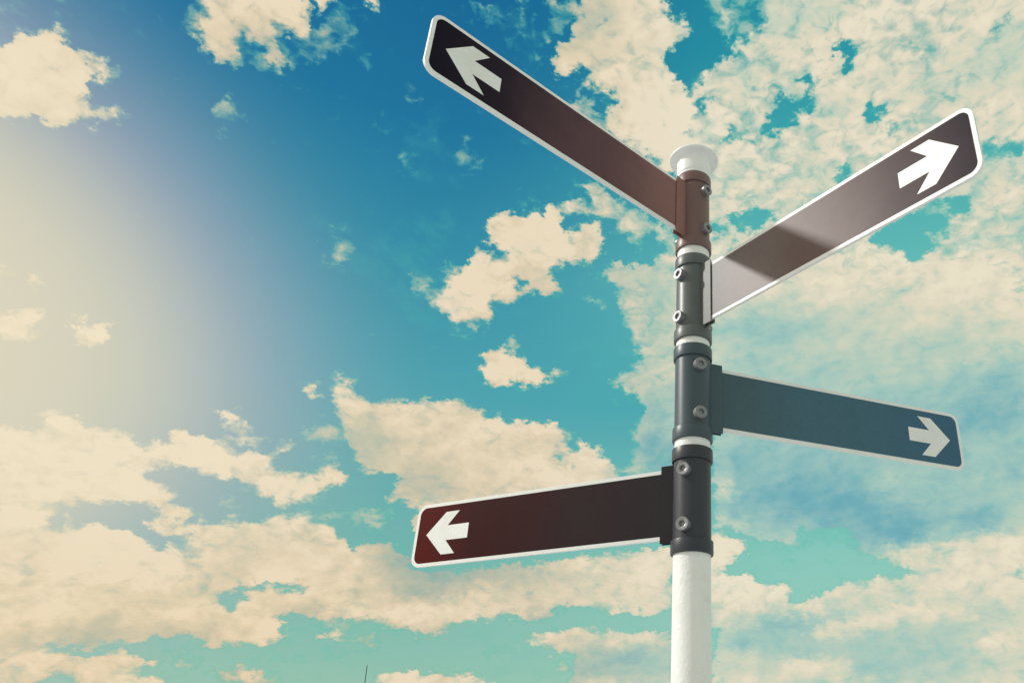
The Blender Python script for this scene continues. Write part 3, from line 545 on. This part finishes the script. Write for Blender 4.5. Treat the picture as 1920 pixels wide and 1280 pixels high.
def build_sky():
    b = NB(nt)
    # colour of a cloud from shaded (0) to sunlit (1), away from and towards the sun
    COOL = [(0.0, lin(88, 156, 176)), (0.22, lin(118, 176, 184)), (0.45, lin(162, 198, 188)),
                          (0.65, lin(196, 208, 188)), (0.85, lin(224, 216, 192)), (1.0, lin(233, 224, 200))]
    WARM = [(0.0, lin(92, 152, 166)), (0.25, lin(136, 172, 168)), (0.45, lin(174, 184, 166)),
                          (0.65, lin(202, 195, 170)), (0.85, lin(224, 208, 178)), (1.0, lin(234, 218, 190))]
    ramps = [(b.ramp(None, COOL), b.ramp(None, WARM)) for _ in range(NBAND)]
    tc = b.n('ShaderNodeTexCoord')
    D0 = tc.outputs['Generated']
    s0 = b.n('ShaderNodeSeparateXYZ')
    b.put(s0.inputs[0], D0)
    az0 = b.math('MULTIPLY', b.math('ARCTAN2', s0.outputs[0], s0.outputs[1]), 180 / math.pi)
    el0 = b.math('MULTIPLY', b.math('ARCSINE', s0.outputs[2]), 180 / math.pi)

    # ragged edges: bend the look-up a little
    flat = b.vmath('MULTIPLY', D0, (1.0, 1.0, 1.6))
    w1 = b.noise(flat, 58.0, 7.0, 0.62)
    w1v = b.vmath('SUBTRACT', w1.outputs['Color'], (0.5, 0.5, 0.5))
    D = b.vmath('MULTIPLY_ADD', w1v, (0.040, 0.040, 0.036), D0)
    sep = b.n('ShaderNodeSeparateXYZ')
    b.put(sep.inputs[0], D)
    az = b.math('MULTIPLY', b.math('ARCTAN2', sep.outputs[0], sep.outputs[1]), 180 / math.pi)
    el = b.math('MULTIPLY', b.math('ARCSINE', sep.outputs[2]), 180 / math.pi)
    u = b.math('MULTIPLY_ADD', az, 1 / (AZ1 - AZ0), -AZ0 / (AZ1 - AZ0), clamp=True)
    v = b.math('MULTIPLY_ADD', el, (NROW - 1) / (EL1 - EL0), -EL0 * (NROW - 1) / (EL1 - EL0))
    uc = b.n('ShaderNodeCombineXYZ')
    for i in range(3):
        b.put(uc.inputs[i], u)

    # beyond the chart: unseen cloud, made denser and brighter to fill shaded whites
    m = b.math('MULTIPLY', b.ss(az0, -57, -53.5), b.ss(az0, 36, 33))
    m = b.math('MULTIPLY', m, b.ss(el0, 54, 52))
    nf = b.noise(flat, 46.0, 9.0, 0.575, 0.5)
    big = b.noise(b.vmath('ADD', flat, (3.1, 1.7, 0.4)), 5.0, 4.0, 0.55)
    soft = b.noise(b.vmath('ADD', flat, (1.3, 8.2, 3.4)), 9.0, 3.0, 0.5)
    nz = b.math('MULTIPLY', b.math('SUBTRACT', nf.outputs[0], 0.5), b.mixf(m, 1.5, CLOUD_RAG))
    bigamp = b.mixf(m, 1.8, 0.0)
    nz = b.math('MULTIPLY_ADD', b.math('SUBTRACT', big.outputs[0], 0.5), bigamp, nz)
    half = b.ss(soft.outputs[0], 0.36, 0.62, 0.25, 0.50)
    a_lo = b.math('SUBTRACT', 0.52, b.math('MULTIPLY', half, 0.62))
    a_hi = b.math('ADD', 0.52, half)

    # light and shade of the cloud bodies: towards the sun brighter
    off = SUN_DIR * 0.012
    nr = b.noise(flat, 15.0, 6.0, 0.5, 0.3)
    nr2 = b.noise(b.vmath('ADD', flat, tuple(off)), 15.0, 6.0, 0.5, 0.3)
    rel = b.math('MULTIPLY', b.math('SUBTRACT', nr.outputs[0], nr2.outputs[0]), 1.1)
    nt2 = b.noise(b.vmath('ADD', flat, (7.7, 2.2, 5.1)), 8.0, 8.0, 0.54, 0.6)
    dt = b.math('MULTIPLY_ADD', b.math('SUBTRACT', nt2.outputs[0], 0.5), 0.75, rel)

    veil = b.ss(b.math('MULTIPLY_ADD', nf.outputs[0], 0.35, nt2.outputs[0]), 0.72, 0.95, 0.0, 0.5)

    # clear air: the physical sky, graded over a teal-to-blue sweep with height
    sky = b.n('ShaderNodeTexSky', sky_type='NISHITA')
    sky.sun_disc = False
    sky.sun_elevation = SUN_EL
    sky.sun_rotation = SUN_AZ
    sky.air_density = 1.0
    sky.dust_density = 0.6
    sky.ozone_density = 2.0
    phys = b.vmath('MULTIPLY', sky.outputs[0], (0.05, 0.085, 0.075))
    e01 = b.math('MULTIPLY', el0, 1 / 60.0, clamp=True)
    away = b.ramp(e01, [(0.0, lin(172, 202, 176)), (0.10, lin(142, 192, 174)), (0.23, lin(112, 180, 172)), (0.40, lin(78, 164, 176)),
                        (0.55, lin(54, 144, 168)), (0.70, lin(30, 117, 158)), (0.85, lin(22, 103, 150)), (1.0, lin(20, 96, 144))])
    beside = b.ramp(e01, [(0.0, lin(178, 206, 182)), (0.10, lin(156, 206, 188)), (0.22, lin(140, 202, 188)), (0.40, lin(78, 174, 178)),
                          (0.55, lin(102, 190, 184)), (0.70, lin(64, 168, 172)), (0.82, lin(40, 148, 164)), (1.0, lin(28, 120, 152))])
    clear = b.mixc(b.ss(az0, -24, 10), away, beside)
    clear = b.mixc(0.06, clear, phys)

    # lens-flare light leak painted into the sky colour, densest on the sun's side
    ga = b.math('DIVIDE', b.math('MAXIMUM', b.math('SUBTRACT', b.math('ABSOLUTE', b.math('SUBTRACT', az0, -91.0)), 33.7), 0.0), 29.1)
    ge = b.math('DIVIDE', b.math('SUBTRACT', el0, 19.7), 19.1)
    g = b.math('ADD', b.math('MULTIPLY', ga, ga), b.math('MULTIPLY', ge, ge))
    leak = b.math('MULTIPLY', b.math('EXPONENT', b.math('MULTIPLY', b.math('MULTIPLY', g, g), -1.0)), 1.02, clamp=True)
    leakcol = b.mixc(b.ss(leak, 0.45, 0.98), lin(205, 187, 195), lin(223, 214, 190))
    thincol = b.mixc(0.6, clear, lin(84, 190, 172))
    leak_air = b.math('MULTIPLY', b.math('POWER', leak, 1.5), 0.97)
    leak_cl = b.math('MULTIPLY', leak, b.ss(el0, 6, 18, 0.25, 0.6))
    side = b.ss(az0, -16, 3)
    peach = b.math('MULTIPLY', b.math('MULTIPLY', b.ss(el0, 15, 6), b.ss(az0, -14, -28)), 0.3)

    # brighter close round the sun itself
    dots = b.vmath('DOT_PRODUCT', D0, tuple(SUN_DIR))
    halo = b.math('MULTIPLY', b.math('POWER', b.math('MAXIMUM', dots, 0.0), 40.0), 2.5)

    cov, tone = raster()

    def row(j):
        cv = b.n('ShaderNodeRGBCurve')
        for ch, f in ((0, cov[j]), (1, tone[j])):
            c = cv.mapping.curves[ch]
            xs = np.linspace(0, 1, NCOL)
            keep = [0]
            for k in range(1, NCOL - 1):       # drop points a straight line would give anyway
                a0 = keep[-1]
                t = (k + 1 - a0)
                seg = f[a0] + (f[k + 1] - f[a0]) * (np.arange(a0 + 1, k + 1) - a0) / t
                if np.max(np.abs(seg - f[a0 + 1:k + 1])) > 0.02:
                    keep.append(k)
            keep.append(NCOL - 1)
            c.points[0].location = (0.0, float(f[0]))
            c.points[1].location = (1.0, float(f[-1]))
            for k in keep[1:-1]:
                c.points.new(float(xs[k]), float(f[k]))
            for p in c.points:
                p.handle_type = 'VECTOR'
        cv.mapping.update()
        b.put(cv.inputs['Color'], uc.outputs[0])
        return cv.outputs[0]

    def band(j0, j1):
        acc = row(j0)
        for j in range(j0 + 1, j1 + 1):
            acc = b.mixc(b.math('SUBTRACT', v, float(j - 1), clamp=True), acc, row(j))
        sp = b.n('ShaderNodeSeparateColor')
        b.put(sp.inputs[0], acc)
        cov_s = b.mixf(m, 0.72, sp.outputs[0])
        tone_s = b.mixf(m, 0.92, sp.outputs[1])
        dens = b.math('ADD', cov_s, nz)
        alpha = b.ss(dens, a_lo, a_hi)
        thin = b.math('MAXIMUM', b.ss(dens, 0.16, 0.5), veil)
        t = b.math('MULTIPLY_ADD', dt, b.ss(tone_s, 0.3, 0.95, 0.42, 1.0), tone_s)
        t = b.math('MULTIPLY_ADD', b.math('SUBTRACT', b.ss(dens, 0.40, 1.25), 0.59), b.ss(tone_s, 0.35, 0.9, 0.10, 0.36), t)
        cool, warm = ramps.pop()
        b.put(cool.node.inputs[0], t)
        b.put(warm.node.inputs[0], t)
        cloud = b.mixc(side, warm, cool)
        cloud = b.mixc(peach, cloud, (1.0, 0.90, 0.74, 1), blend='MULTIPLY')
        body = b.mixc(b.math('MULTIPLY', thin, 0.7), clear, thincol)
        body = b.mixc(leak_air, body, leakcol)
        cl2 = b.mixc(leak_cl, cloud, lin(245, 233, 203))  # cream of the light leak laid over the cloud colour
        col = b.mixc(alpha, body, cl2)
        col = b.mixc(halo, col, (1.0, 0.94, 0.82, 1), blend='ADD', clampf=False)
        bg = b.n('ShaderNodeBackground')
        b.put(bg.inputs['Color'], col)
        bg.inputs['Strength'].default_value = 1.0
        return bg.outputs[0]

    # the chart is read in bands of height so that a ray touches only its own rows
    per = (NROW - 1) / NBAND
    sh = None
    for k in range(NBAND):
        j0, j1 = int(round(k * per)), int(round((k + 1) * per))
        bgs = band(j0, j1)
        if sh is None:
            sh = bgs
        else:
            mx = b.n('ShaderNodeMixShader')
            b.put(mx.inputs[0], b.math('GREATER_THAN', v, float(j0)))
            nt.links.new(sh, mx.inputs[1])
            nt.links.new(bgs, mx.inputs[2])
            sh = mx.outputs[0]
    out = b.n('ShaderNodeOutputWorld')
    nt.links.new(sh, out.inputs[0])


build_sky()
world.cycles.sampling_method = 'MANUAL'
world.cycles.sample_map_resolution = 512


# ------------------------------------------------------------------ materials
def material(name):
    m = bpy.data.materials.new(name)
    m.use_nodes = True
    t = m.node_tree
    p = t.nodes['Principled BSDF']
    return m, NB(t), p


def paint(name, stops, rough=0.38, spec=0.5, bump=0.0, axis=0, span=1.1):
    """enamel; several stops paint a lens-flare tint into the colour along the blade"""
    m, b, p = material(name)
    tc = b.n('ShaderNodeTexCoord')
    obj = tc.outputs['Object']
    mot = b.noise(obj, 60.0, 6.0, 0.6)
    spk = b.noise(obj, 420.0, 3.0, 0.6)
    if len(stops) == 1:
        base = stops[0]
    else:
        sp = b.n('ShaderNodeSeparateXYZ')
        b.put(sp.inputs[0], obj)
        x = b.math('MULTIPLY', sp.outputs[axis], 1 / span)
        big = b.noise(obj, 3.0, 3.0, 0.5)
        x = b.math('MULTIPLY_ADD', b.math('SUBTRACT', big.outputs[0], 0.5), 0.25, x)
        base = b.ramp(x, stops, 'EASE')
    f = b.ss(mot.outputs[0], 0.3, 0.7, 0.965, 1.035)
    col = b.vmath('MULTIPLY', base[:3] if isinstance(base, tuple) else base, (1, 1, 1))
    col = b.vmath('SCALE', col)
    col.node.inputs['Scale'].default_value = 1.0
    b.put(col.node.inputs['Scale'], f)
    b.put(p.inputs['Base Color'], col)
    p.inputs['Roughness'].default_value = rough
    p.inputs['Specular IOR Level'].default_value = spec
    bp = b.n('ShaderNodeBump')
    bp.inputs['Strength'].default_value = 0.005 + bump
    bp.inputs['Distance'].default_value = 0.0006
    b.put(bp.inputs['Height'], spk.outputs[0])
    b.put(p.inputs['Normal'], bp.outputs[0])
    return m


def white_paint(name, base=(0.87, 0.87, 0.885), rough=0.45, orange=False):
    m, b, p = material(name)
    tc = b.n('ShaderNodeTexCoord')
    obj = tc.outputs['Object']
    dirt = b.noise(obj, 9.0, 6.0, 0.65)
    fleck = b.noise(b.vmath('MULTIPLY', obj, (1, 1, 0.4)), 160.0, 4.0, 0.6)
    c = b.mixc(b.ss(dirt.outputs[0], 0.45, 0.8), (*base, 1), (base[0] * 0.9, base[1] * 0.9, base[2] * 0.86, 1))
    c = b.mixc(b.ss(fleck.outputs[0], 0.70, 0.78), c, (base[0] * 0.72, base[1] * 0.71, base[2] * 0.66, 1))
    b.put(p.inputs['Base Color'], c)
    b.put(p.inputs['Roughness'], b.ss(dirt.outputs[0], 0.3, 0.7, rough - 0.06, rough + 0.08))
    p.inputs['Specular IOR Level'].default_value = 0.5
    bp = b.n('ShaderNodeBump')
    if orange:
        a = b.noise(obj, 150.0, 4.0, 0.55, 0.6)
        v = b.n('ShaderNodeTexVoronoi', feature='SMOOTH_F1')
        b.put(v.inputs['Vector'], b.vmath('MULTIPLY', obj, (1, 1, 0.8)))
        v.inputs['Scale'].default_value = 95.0
        h = b.math('MULTIPLY_ADD', v.outputs['Distance'], 0.6, a.outputs[0])
        bp.inputs['Strength'].default_value = 0.5
        bp.inputs['Distance'].default_value = 0.003
        b.put(bp.inputs['Height'], h)
    else:
        bp.inputs['Strength'].default_value = 0.0
        bp.inputs['Distance'].default_value = 0.0006
        b.put(bp.inputs['Height'], fleck.outputs[0])
    b.put(p.inputs['Normal'], bp.outputs[0])
    return m


def zinc(name):
    m, b, p = material(name)
    tc = b.n('ShaderNodeTexCoord')
    s = b.noise(tc.outputs['Object'], 220.0, 4.0, 0.6)
    b.put(p.inputs['Base Color'], b.mixc(s.outputs[0], (0.21, 0.21, 0.23, 1), (0.28, 0.28, 0.30, 1)))
    p.inputs['Metallic'].default_value = 0.55
    b.put(p.inputs['Roughness'], b.ss(s.outputs[0], 0.2, 0.8, 0.36, 0.52))
    return m


def ground_mat():
    m, b, p = material("pale_paving")
    tc = b.n('ShaderNodeTexCoord')
    br = b.n('ShaderNodeTexBrick')
    b.put(br.inputs['Vector'], tc.outputs['Object'])
    br.inputs['Scale'].default_value = 1.0
    br.inputs['Color1'].default_value = (0.60, 0.62, 0.65, 1)
    br.inputs['Color2'].default_value = (0.54, 0.56, 0.59, 1)
    br.inputs['Mortar'].default_value = (0.22, 0.215, 0.2, 1)
    br.inputs['Mortar Size'].default_value = 0.008
    n = b.noise(tc.outputs['Object'], 2.5, 8.0, 0.6)
    b.put(p.inputs['Base Color'], b.mixc(b.ss(n.outputs[0], 0.35, 0.75, 0.0, 0.35), br.outputs[0], (0.44, 0.46, 0.48, 1)))
    p.inputs['Roughness'].default_value = 0.85
    return m


M_WHITE = white_paint("white_sign_edge")
M_ARROW = white_paint("white_arrow_film", (0.86, 0.86, 0.875), 0.4)
M_POLE = white_paint("white_pole_paint", (0.84, 0.84, 0.855), 0.42, True)
M_CAP = white_paint("white_cap_paint", (0.84, 0.84, 0.855), 0.45)
M_BOLT = zinc("zinc_bolt")


# ------------------------------------------------------------------ mesh helpers
def link(name, bm, mat, parent=None, smooth=False, auto=None):
    me = bpy.data.meshes.new(name)
    bmesh.ops.recalc_face_normals(bm, faces=bm.faces)
    bm.to_mesh(me)
    bm.free()
    if mat:
        me.materials.append(mat)
    if smooth:
        me.polygons.foreach_set('use_smooth', [True] * len(me.polygons))
        if auto:
            me.set_sharp_from_angle(angle=R(auto))
    o = bpy.data.objects.new(name, me)
    sc.collection.objects.link(o)
    if parent:
        o.parent = parent
    return o


def thing(name, loc, rotz=0.0, label=None, cat=None, group=None):
    o = bpy.data.objects.new(name, None)
    o.empty_display_size = 0.1
    sc.collection.objects.link(o)
    o.location = loc
    o.rotation_euler = (0, 0, rotz)
    o['label'] = label
    o['category'] = cat
    if group:
        o['group'] = group
    return o


def lathe(profile, seg=96, closed=True):
    """profile: (r, z) pairs, revolved about z; closed makes a ring"""
    bm = bmesh.new()
    rings = []
    for r, z in profile:
        if r < 1e-6:
            rings.append([bm.verts.new((0, 0, z))])
        else:
            rings.append([bm.verts.new((r * math.cos(2 * math.pi * k / seg), r * math.sin(2 * math.pi * k / seg), z)) for k in range(seg)])
    n = len(rings)
    for i in range(n if closed else n - 1):
        a, c = rings[i], rings[(i + 1) % n]
        for k in range(seg):
            k2 = (k + 1) % seg
            if len(a) == 1 and len(c) == 1:
                continue
            if len(a) == 1:
                bm.faces.new((a[0], c[k], c[k2]))
            elif len(c) == 1:
                bm.faces.new((a[k], c[0], a[k2]))
            else:
                bm.faces.new((a[k], c[k], c[k2], a[k2]))
    return bm


def prism(outline, y0, y1, bev=0.0):
    """outline in the blade's own (u, v) plane, given depth along local y"""
    bm = bmesh.new()
    va = [bm.verts.new((u, y0, v)) for u, v in outline]
    vb = [bm.verts.new((u, y1, v)) for u, v in outline]
    n = len(outline)
    fa = bm.faces.new(va)
    fb = bm.faces.new(list(reversed(vb)))
    for k in range(n):
        bm.faces.new((va[k], vb[k], vb[(k + 1) % n], va[(k + 1) % n]))
    if bev:
        ed = [e for e in fa.edges] + [e for e in fb.edges]
        bmesh.ops.bevel(bm, geom=ed, offset=bev, segments=2, affect='EDGES', profile=0.6)
    return bm


def rounded(u0, u1, hv, rad, seg=10):
    pts = [(u0, -hv)]
    for cx, cz, a0 in ((u1 - rad, -hv + rad, -90), (u1 - rad, hv - rad, 0)):
        for k in range(seg + 1):
            a = R(a0 + 90 * k / seg)
            pts.append((cx + rad * math.cos(a), cz + rad * math.sin(a)))
    pts.append((u0, hv))
    return pts


def box(bm, x0, x1, y0, y1, z0, z1):
    v = [bm.verts.new((x, y, z)) for x in (x0, x1) for y in (y0, y1) for z in (z0, z1)]
    for f in ((0, 1, 3, 2), (4, 6, 7, 5), (0, 4, 5, 1), (2, 3, 7, 6), (0, 2, 6, 4), (1, 5, 7, 3)):
        bm.faces.new([v[i] for i in f])


# ------------------------------------------------------------------ ground
bm = bmesh.new()
G = 6000.0
bmesh.ops.create_grid(bm, x_segments=8, y_segments=8, size=G)
ground = link('ground', bm, ground_mat())
ground['kind'] = 'structure'

# ------------------------------------------------------------------ pole
RP = 0.057
SZ = [1.8110 + EYE, 1.4423 + EYE, 1.0835 + EYE, 0.7225 + EYE]
CZ0 = SZ[0] + 0.1672                        # underside of the cap
post = thing('signpost', (0, 0, 0), 0, 'round white pole with flared white cap carrying four direction signs', 'signpost')
top = CZ0 + 0.07
link('pole', lathe([(0, 0.02), (RP, 0.02), (RP, top), (0, top)], 128, closed=False), M_POLE, post, True, 40)
cap_prof = [(0.0572, CZ0), (0.0615, CZ0), (0.0632, CZ0 + 0.0012), (0.0637, CZ0 + 0.004), (0.0632, CZ0 + 0.0068), (0.0616, CZ0 + 0.0082),
            (0.0612, CZ0 + 0.0098), (0.0622, CZ0 + 0.0122), (0.0640, CZ0 + 0.0138), (0.0645, CZ0 + 0.0165),
            (0.0645, CZ0 + 0.072), (0.0652, CZ0 + 0.078), (0.0672, CZ0 + 0.0825), (0.0705, CZ0 + 0.0852), (0.076, CZ0 + 0.0865),
            (0.088, CZ0 + 0.0885), (0.0912, CZ0 + 0.0895), (0.0928, CZ0 + 0.0925), (0.0930, CZ0 + 0.096), (0.0918, CZ0 + 0.100), (0.088, CZ0 + 0.1025),
            (0.05, CZ0 + 0.109), (0.0, CZ0 + 0.111)]
link('cap', lathe(cap_prof, 128, closed=False), M_CAP, post, True, 50)
bp_prof = [(0, 0.004), (0.15, 0.004), (0.15, 0.018), (0.146, 0.022), (0.075, 0.022), (0.068, 0.03), (0.062, 0.06), (0.0575, 0.075), (0.0575, 0.02), (0, 0.02)]
link('base_plate', lathe(bp_prof, 96, closed=False), M_CAP, post, True, 40)
for k in range(4):
    a = R(45 + 90 * k)
    bmb = lathe([(0, 0.02), (0.016, 0.02), (0.016, 0.032), (0.012, 0.035), (0.008, 0.035), (0.008, 0.044), (0, 0.046)], 6, closed=False)
    bmesh.ops.translate(bmb, verts=bmb.verts, vec=(0.115 * math.cos(a), 0.115 * math.sin(a), 0))
    link('anchor_bolt', bmb, M_BOLT, post)

# ------------------------------------------------------------------ direction signs
H, HI, UI, UB = 0.1127, 0.1004, 1.0695, 0.1018
UO = UI + (H - HI)
ARROW = [(1.0296, 0), (0.9521, 0.0761), (0.8942, 0.0761), (0.9395, 0.02645), (0.8468, 0.02645),
         (0.8468, -0.02645), (0.9395, -0.02645), (0.8942, -0.0761), (0.9521, -0.0761)]


def bolt_bm(sgn, z):
    """socket-head bolt whose axis leaves the collar square to the blade"""
    prof_o, bm = [(0.0213, 0.052), (0.0213, 0.0722), (0.0196, 0.0742)], bmesh.new()
    seg = 36
    rings = []
    for r, y in prof_o:
        rings.append([bm.verts.new((r * math.cos(2 * math.pi * k / seg), sgn * y, z + r * math.sin(2 * math.pi * k / seg))) for k in range(seg)])
    for r, y in ((0.0114, 0.0742), (0.0102, 0.0730), (0.0098, 0.0672)):
        ring = []
        for k in range(seg):
            a = 2 * math.pi * k / seg
            hexr = r * (math.cos(math.pi / 6) / math.cos((a % (math.pi / 3)) - math.pi / 6)) if y < 0.0735 else r
            ring.append(bm.verts.new((hexr * math.cos(a), sgn * y, z + hexr * math.sin(a))))
        rings.append(ring)
    for i in range(len(rings) - 1):
        a, c = rings[i], rings[i + 1]
        for k in range(seg):
            bm.faces.new((a[k], c[k], c[(k + 1) % seg], a[(k + 1) % seg]))
    bm.faces.new(rings[-1])
    bm.faces.new(list(reversed(rings[0])))
    return bm


SIGNS = [  # blade and collar colours have the veil of lens flare painted in
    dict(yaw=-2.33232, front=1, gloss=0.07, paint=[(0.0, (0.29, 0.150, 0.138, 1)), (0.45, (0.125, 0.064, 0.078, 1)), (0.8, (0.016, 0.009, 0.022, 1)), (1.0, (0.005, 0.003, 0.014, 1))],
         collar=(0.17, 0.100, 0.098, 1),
         label='top direction sign, dark blade with flare tint painted brown to near black, arrow pointing up and left'),
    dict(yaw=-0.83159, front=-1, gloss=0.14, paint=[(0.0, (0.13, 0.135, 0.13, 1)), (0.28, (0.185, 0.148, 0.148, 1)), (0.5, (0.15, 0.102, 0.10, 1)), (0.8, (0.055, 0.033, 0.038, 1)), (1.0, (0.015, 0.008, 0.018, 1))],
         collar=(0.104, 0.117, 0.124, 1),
         label='sunlit direction sign with grey brown flare tint painted in and a band of shadow, arrow pointing up and right'),
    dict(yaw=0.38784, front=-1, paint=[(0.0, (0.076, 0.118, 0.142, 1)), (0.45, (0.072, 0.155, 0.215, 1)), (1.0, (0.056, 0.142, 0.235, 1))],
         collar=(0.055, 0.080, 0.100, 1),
         label='direction sign with slate blue flare tint painted in, arrow pointing right and slightly down'),
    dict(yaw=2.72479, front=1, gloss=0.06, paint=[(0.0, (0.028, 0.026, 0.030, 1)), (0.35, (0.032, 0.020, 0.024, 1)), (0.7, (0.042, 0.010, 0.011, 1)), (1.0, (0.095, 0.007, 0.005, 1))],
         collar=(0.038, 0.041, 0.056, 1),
         label='lowest direction sign, charcoal blade with maroon flare tint painted at its tip, arrow pointing left'),
]
for i, S in enumerate(SIGNS):
    s = thing('direction_sign', (0, 0, SZ[i]), S['yaw'], S['label'], 'sign', 'direction signs on the white pole')
    f = S['front']
    m_panel = paint('sign_enamel_flare_tint', S['paint'], 0.40, S.get('gloss', 0.1))
    m_collar = paint('collar_enamel_flare_tint', [S['collar']], 0.38, 0.35)  # flare glow is put into each collar's base colour
    m_br = paint('bracket_enamel_flare_tint', [S['paint'][0][1]], 0.40, S.get('gloss', 0.1))  # takes the blade's flare-tinted root colour
    # clamp round the pole
    col = link('clamp_collar', lathe([(0.0572, -0.128), (0.0586, -0.128), (0.0586, 0.128), (0.0572, 0.128)], 128), m_collar, s, True, 40)
    for sg in (1, -1):
        c = 0.0033
        prof = [(0.0573, 0.1245), (0.0630, 0.1245), (0.0642, 0.1251), (0.0650, 0.1278), (0.0650, 0.1632), (0.0643, 0.1656), (0.0625, 0.1665), (0.0573, 0.1665)]
        link('rim', lathe([(r, sg * z) for r, z in prof], 128), m_collar, col, True, 35)
    for sg in (f, -f):
        for z in (0.086, -0.086):
            link('bolt', bolt_bm(sg, z), M_BOLT, col, True, 30)
    # channel that grips the blade: two cheeks and a web
    bmx = bmesh.new()
    hv = H + 0.0112
    box(bmx, 0.0562, UB, *sorted((f * 0.0090, f * 0.0136)), -hv, hv)
    box(bmx, 0.0562, UB, *sorted((f * -0.0072, f * -0.0022)), -hv, hv)
    box(bmx, 0.0560, 0.0655, *sorted((f * -0.0021, f * 0.0089)), -hv + 0.001, hv - 0.001)
    bmesh.ops.bevel(bmx, geom=list(bmx.edges), offset=0.0006, segments=1, affect='EDGES')
    link('bracket', bmx, m_br, s)
    # blade, panels and arrow
    bl = link('blade', prism(rounded(0.066, UO, H, 0.038), f * -0.0012, f * 0.008, 0.0012), M_WHITE, s, True, 32)
    pan = rounded(0.066, UI, HI, 0.027)
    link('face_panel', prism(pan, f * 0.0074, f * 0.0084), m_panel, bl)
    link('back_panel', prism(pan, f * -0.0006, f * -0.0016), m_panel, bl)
    link('arrow', prism(ARROW, f * 0.0080, f * 0.0088), M_ARROW, bl)

# ------------------------------------------------------------------ far antenna
def azel(az, el, dist):
    a, e = R(az), R(el)
    return Vector((math.sin(a) * dist, -2.3132 + math.cos(a) * dist, EYE + math.tan(e) * dist))


p_low, p_tip = azel(-21.468, 4.476, 46.0), azel(-21.518, 5.566, 46.0)
tip = p_tip
lean = (p_tip - p_low)
lean.normalize()
foot = tip - lean * (tip.z / lean.z)
ant = thing('antenna_mast', (foot.x, foot.y, 0), 0, 'thin dark leaning antenna rising into the sky at the bottom edge', 'antenna')


def tube(name, a, c, r0, r1, mat, parent, seg=12):
    bm = bmesh.new()
    ax = (c - a).normalized()
    s1 = ax.orthogonal().normalized()
    s2 = ax.cross(s1)
    r_ = []
    for p, r in ((a, r0), (c, r1)):
        r_.append([bm.verts.new(p + s1 * r * math.cos(2 * math.pi * k / seg) + s2 * r * math.sin(2 * math.pi * k / seg)) for k in range(seg)])
    for k in range(seg):
        bm.faces.new((r_[0][k], r_[1][k], r_[1][(k + 1) % seg], r_[0][(k + 1) % seg]))
    bm.faces.new(list(reversed(r_[0])))
    bm.faces.new(r_[1])
    return link(name, bm, mat, parent, True, 40)


M_ANT = paint('dark_antenna_steel', [(0.05, 0.08, 0.09, 1)], 0.5)
O = Vector((0, 0, 0))
L = tip.z / lean.z
tube('mast', O, lean * (L * 0.55), 0.045, 0.036, M_ANT, ant)
tube('whip', lean * (L * 0.55), lean * L, 0.030, 0.020, M_ANT, ant)
tube('joint_sleeve', lean * (L * 0.53), lean * (L * 0.57), 0.047, 0.042, M_ANT, ant)
link('foot_plate', lathe([(0, 0.003), (0.2, 0.003), (0.2, 0.025), (0.08, 0.03), (0.06, 0.1), (0, 0.1)], 24, closed=False), M_ANT, ant, True, 35)
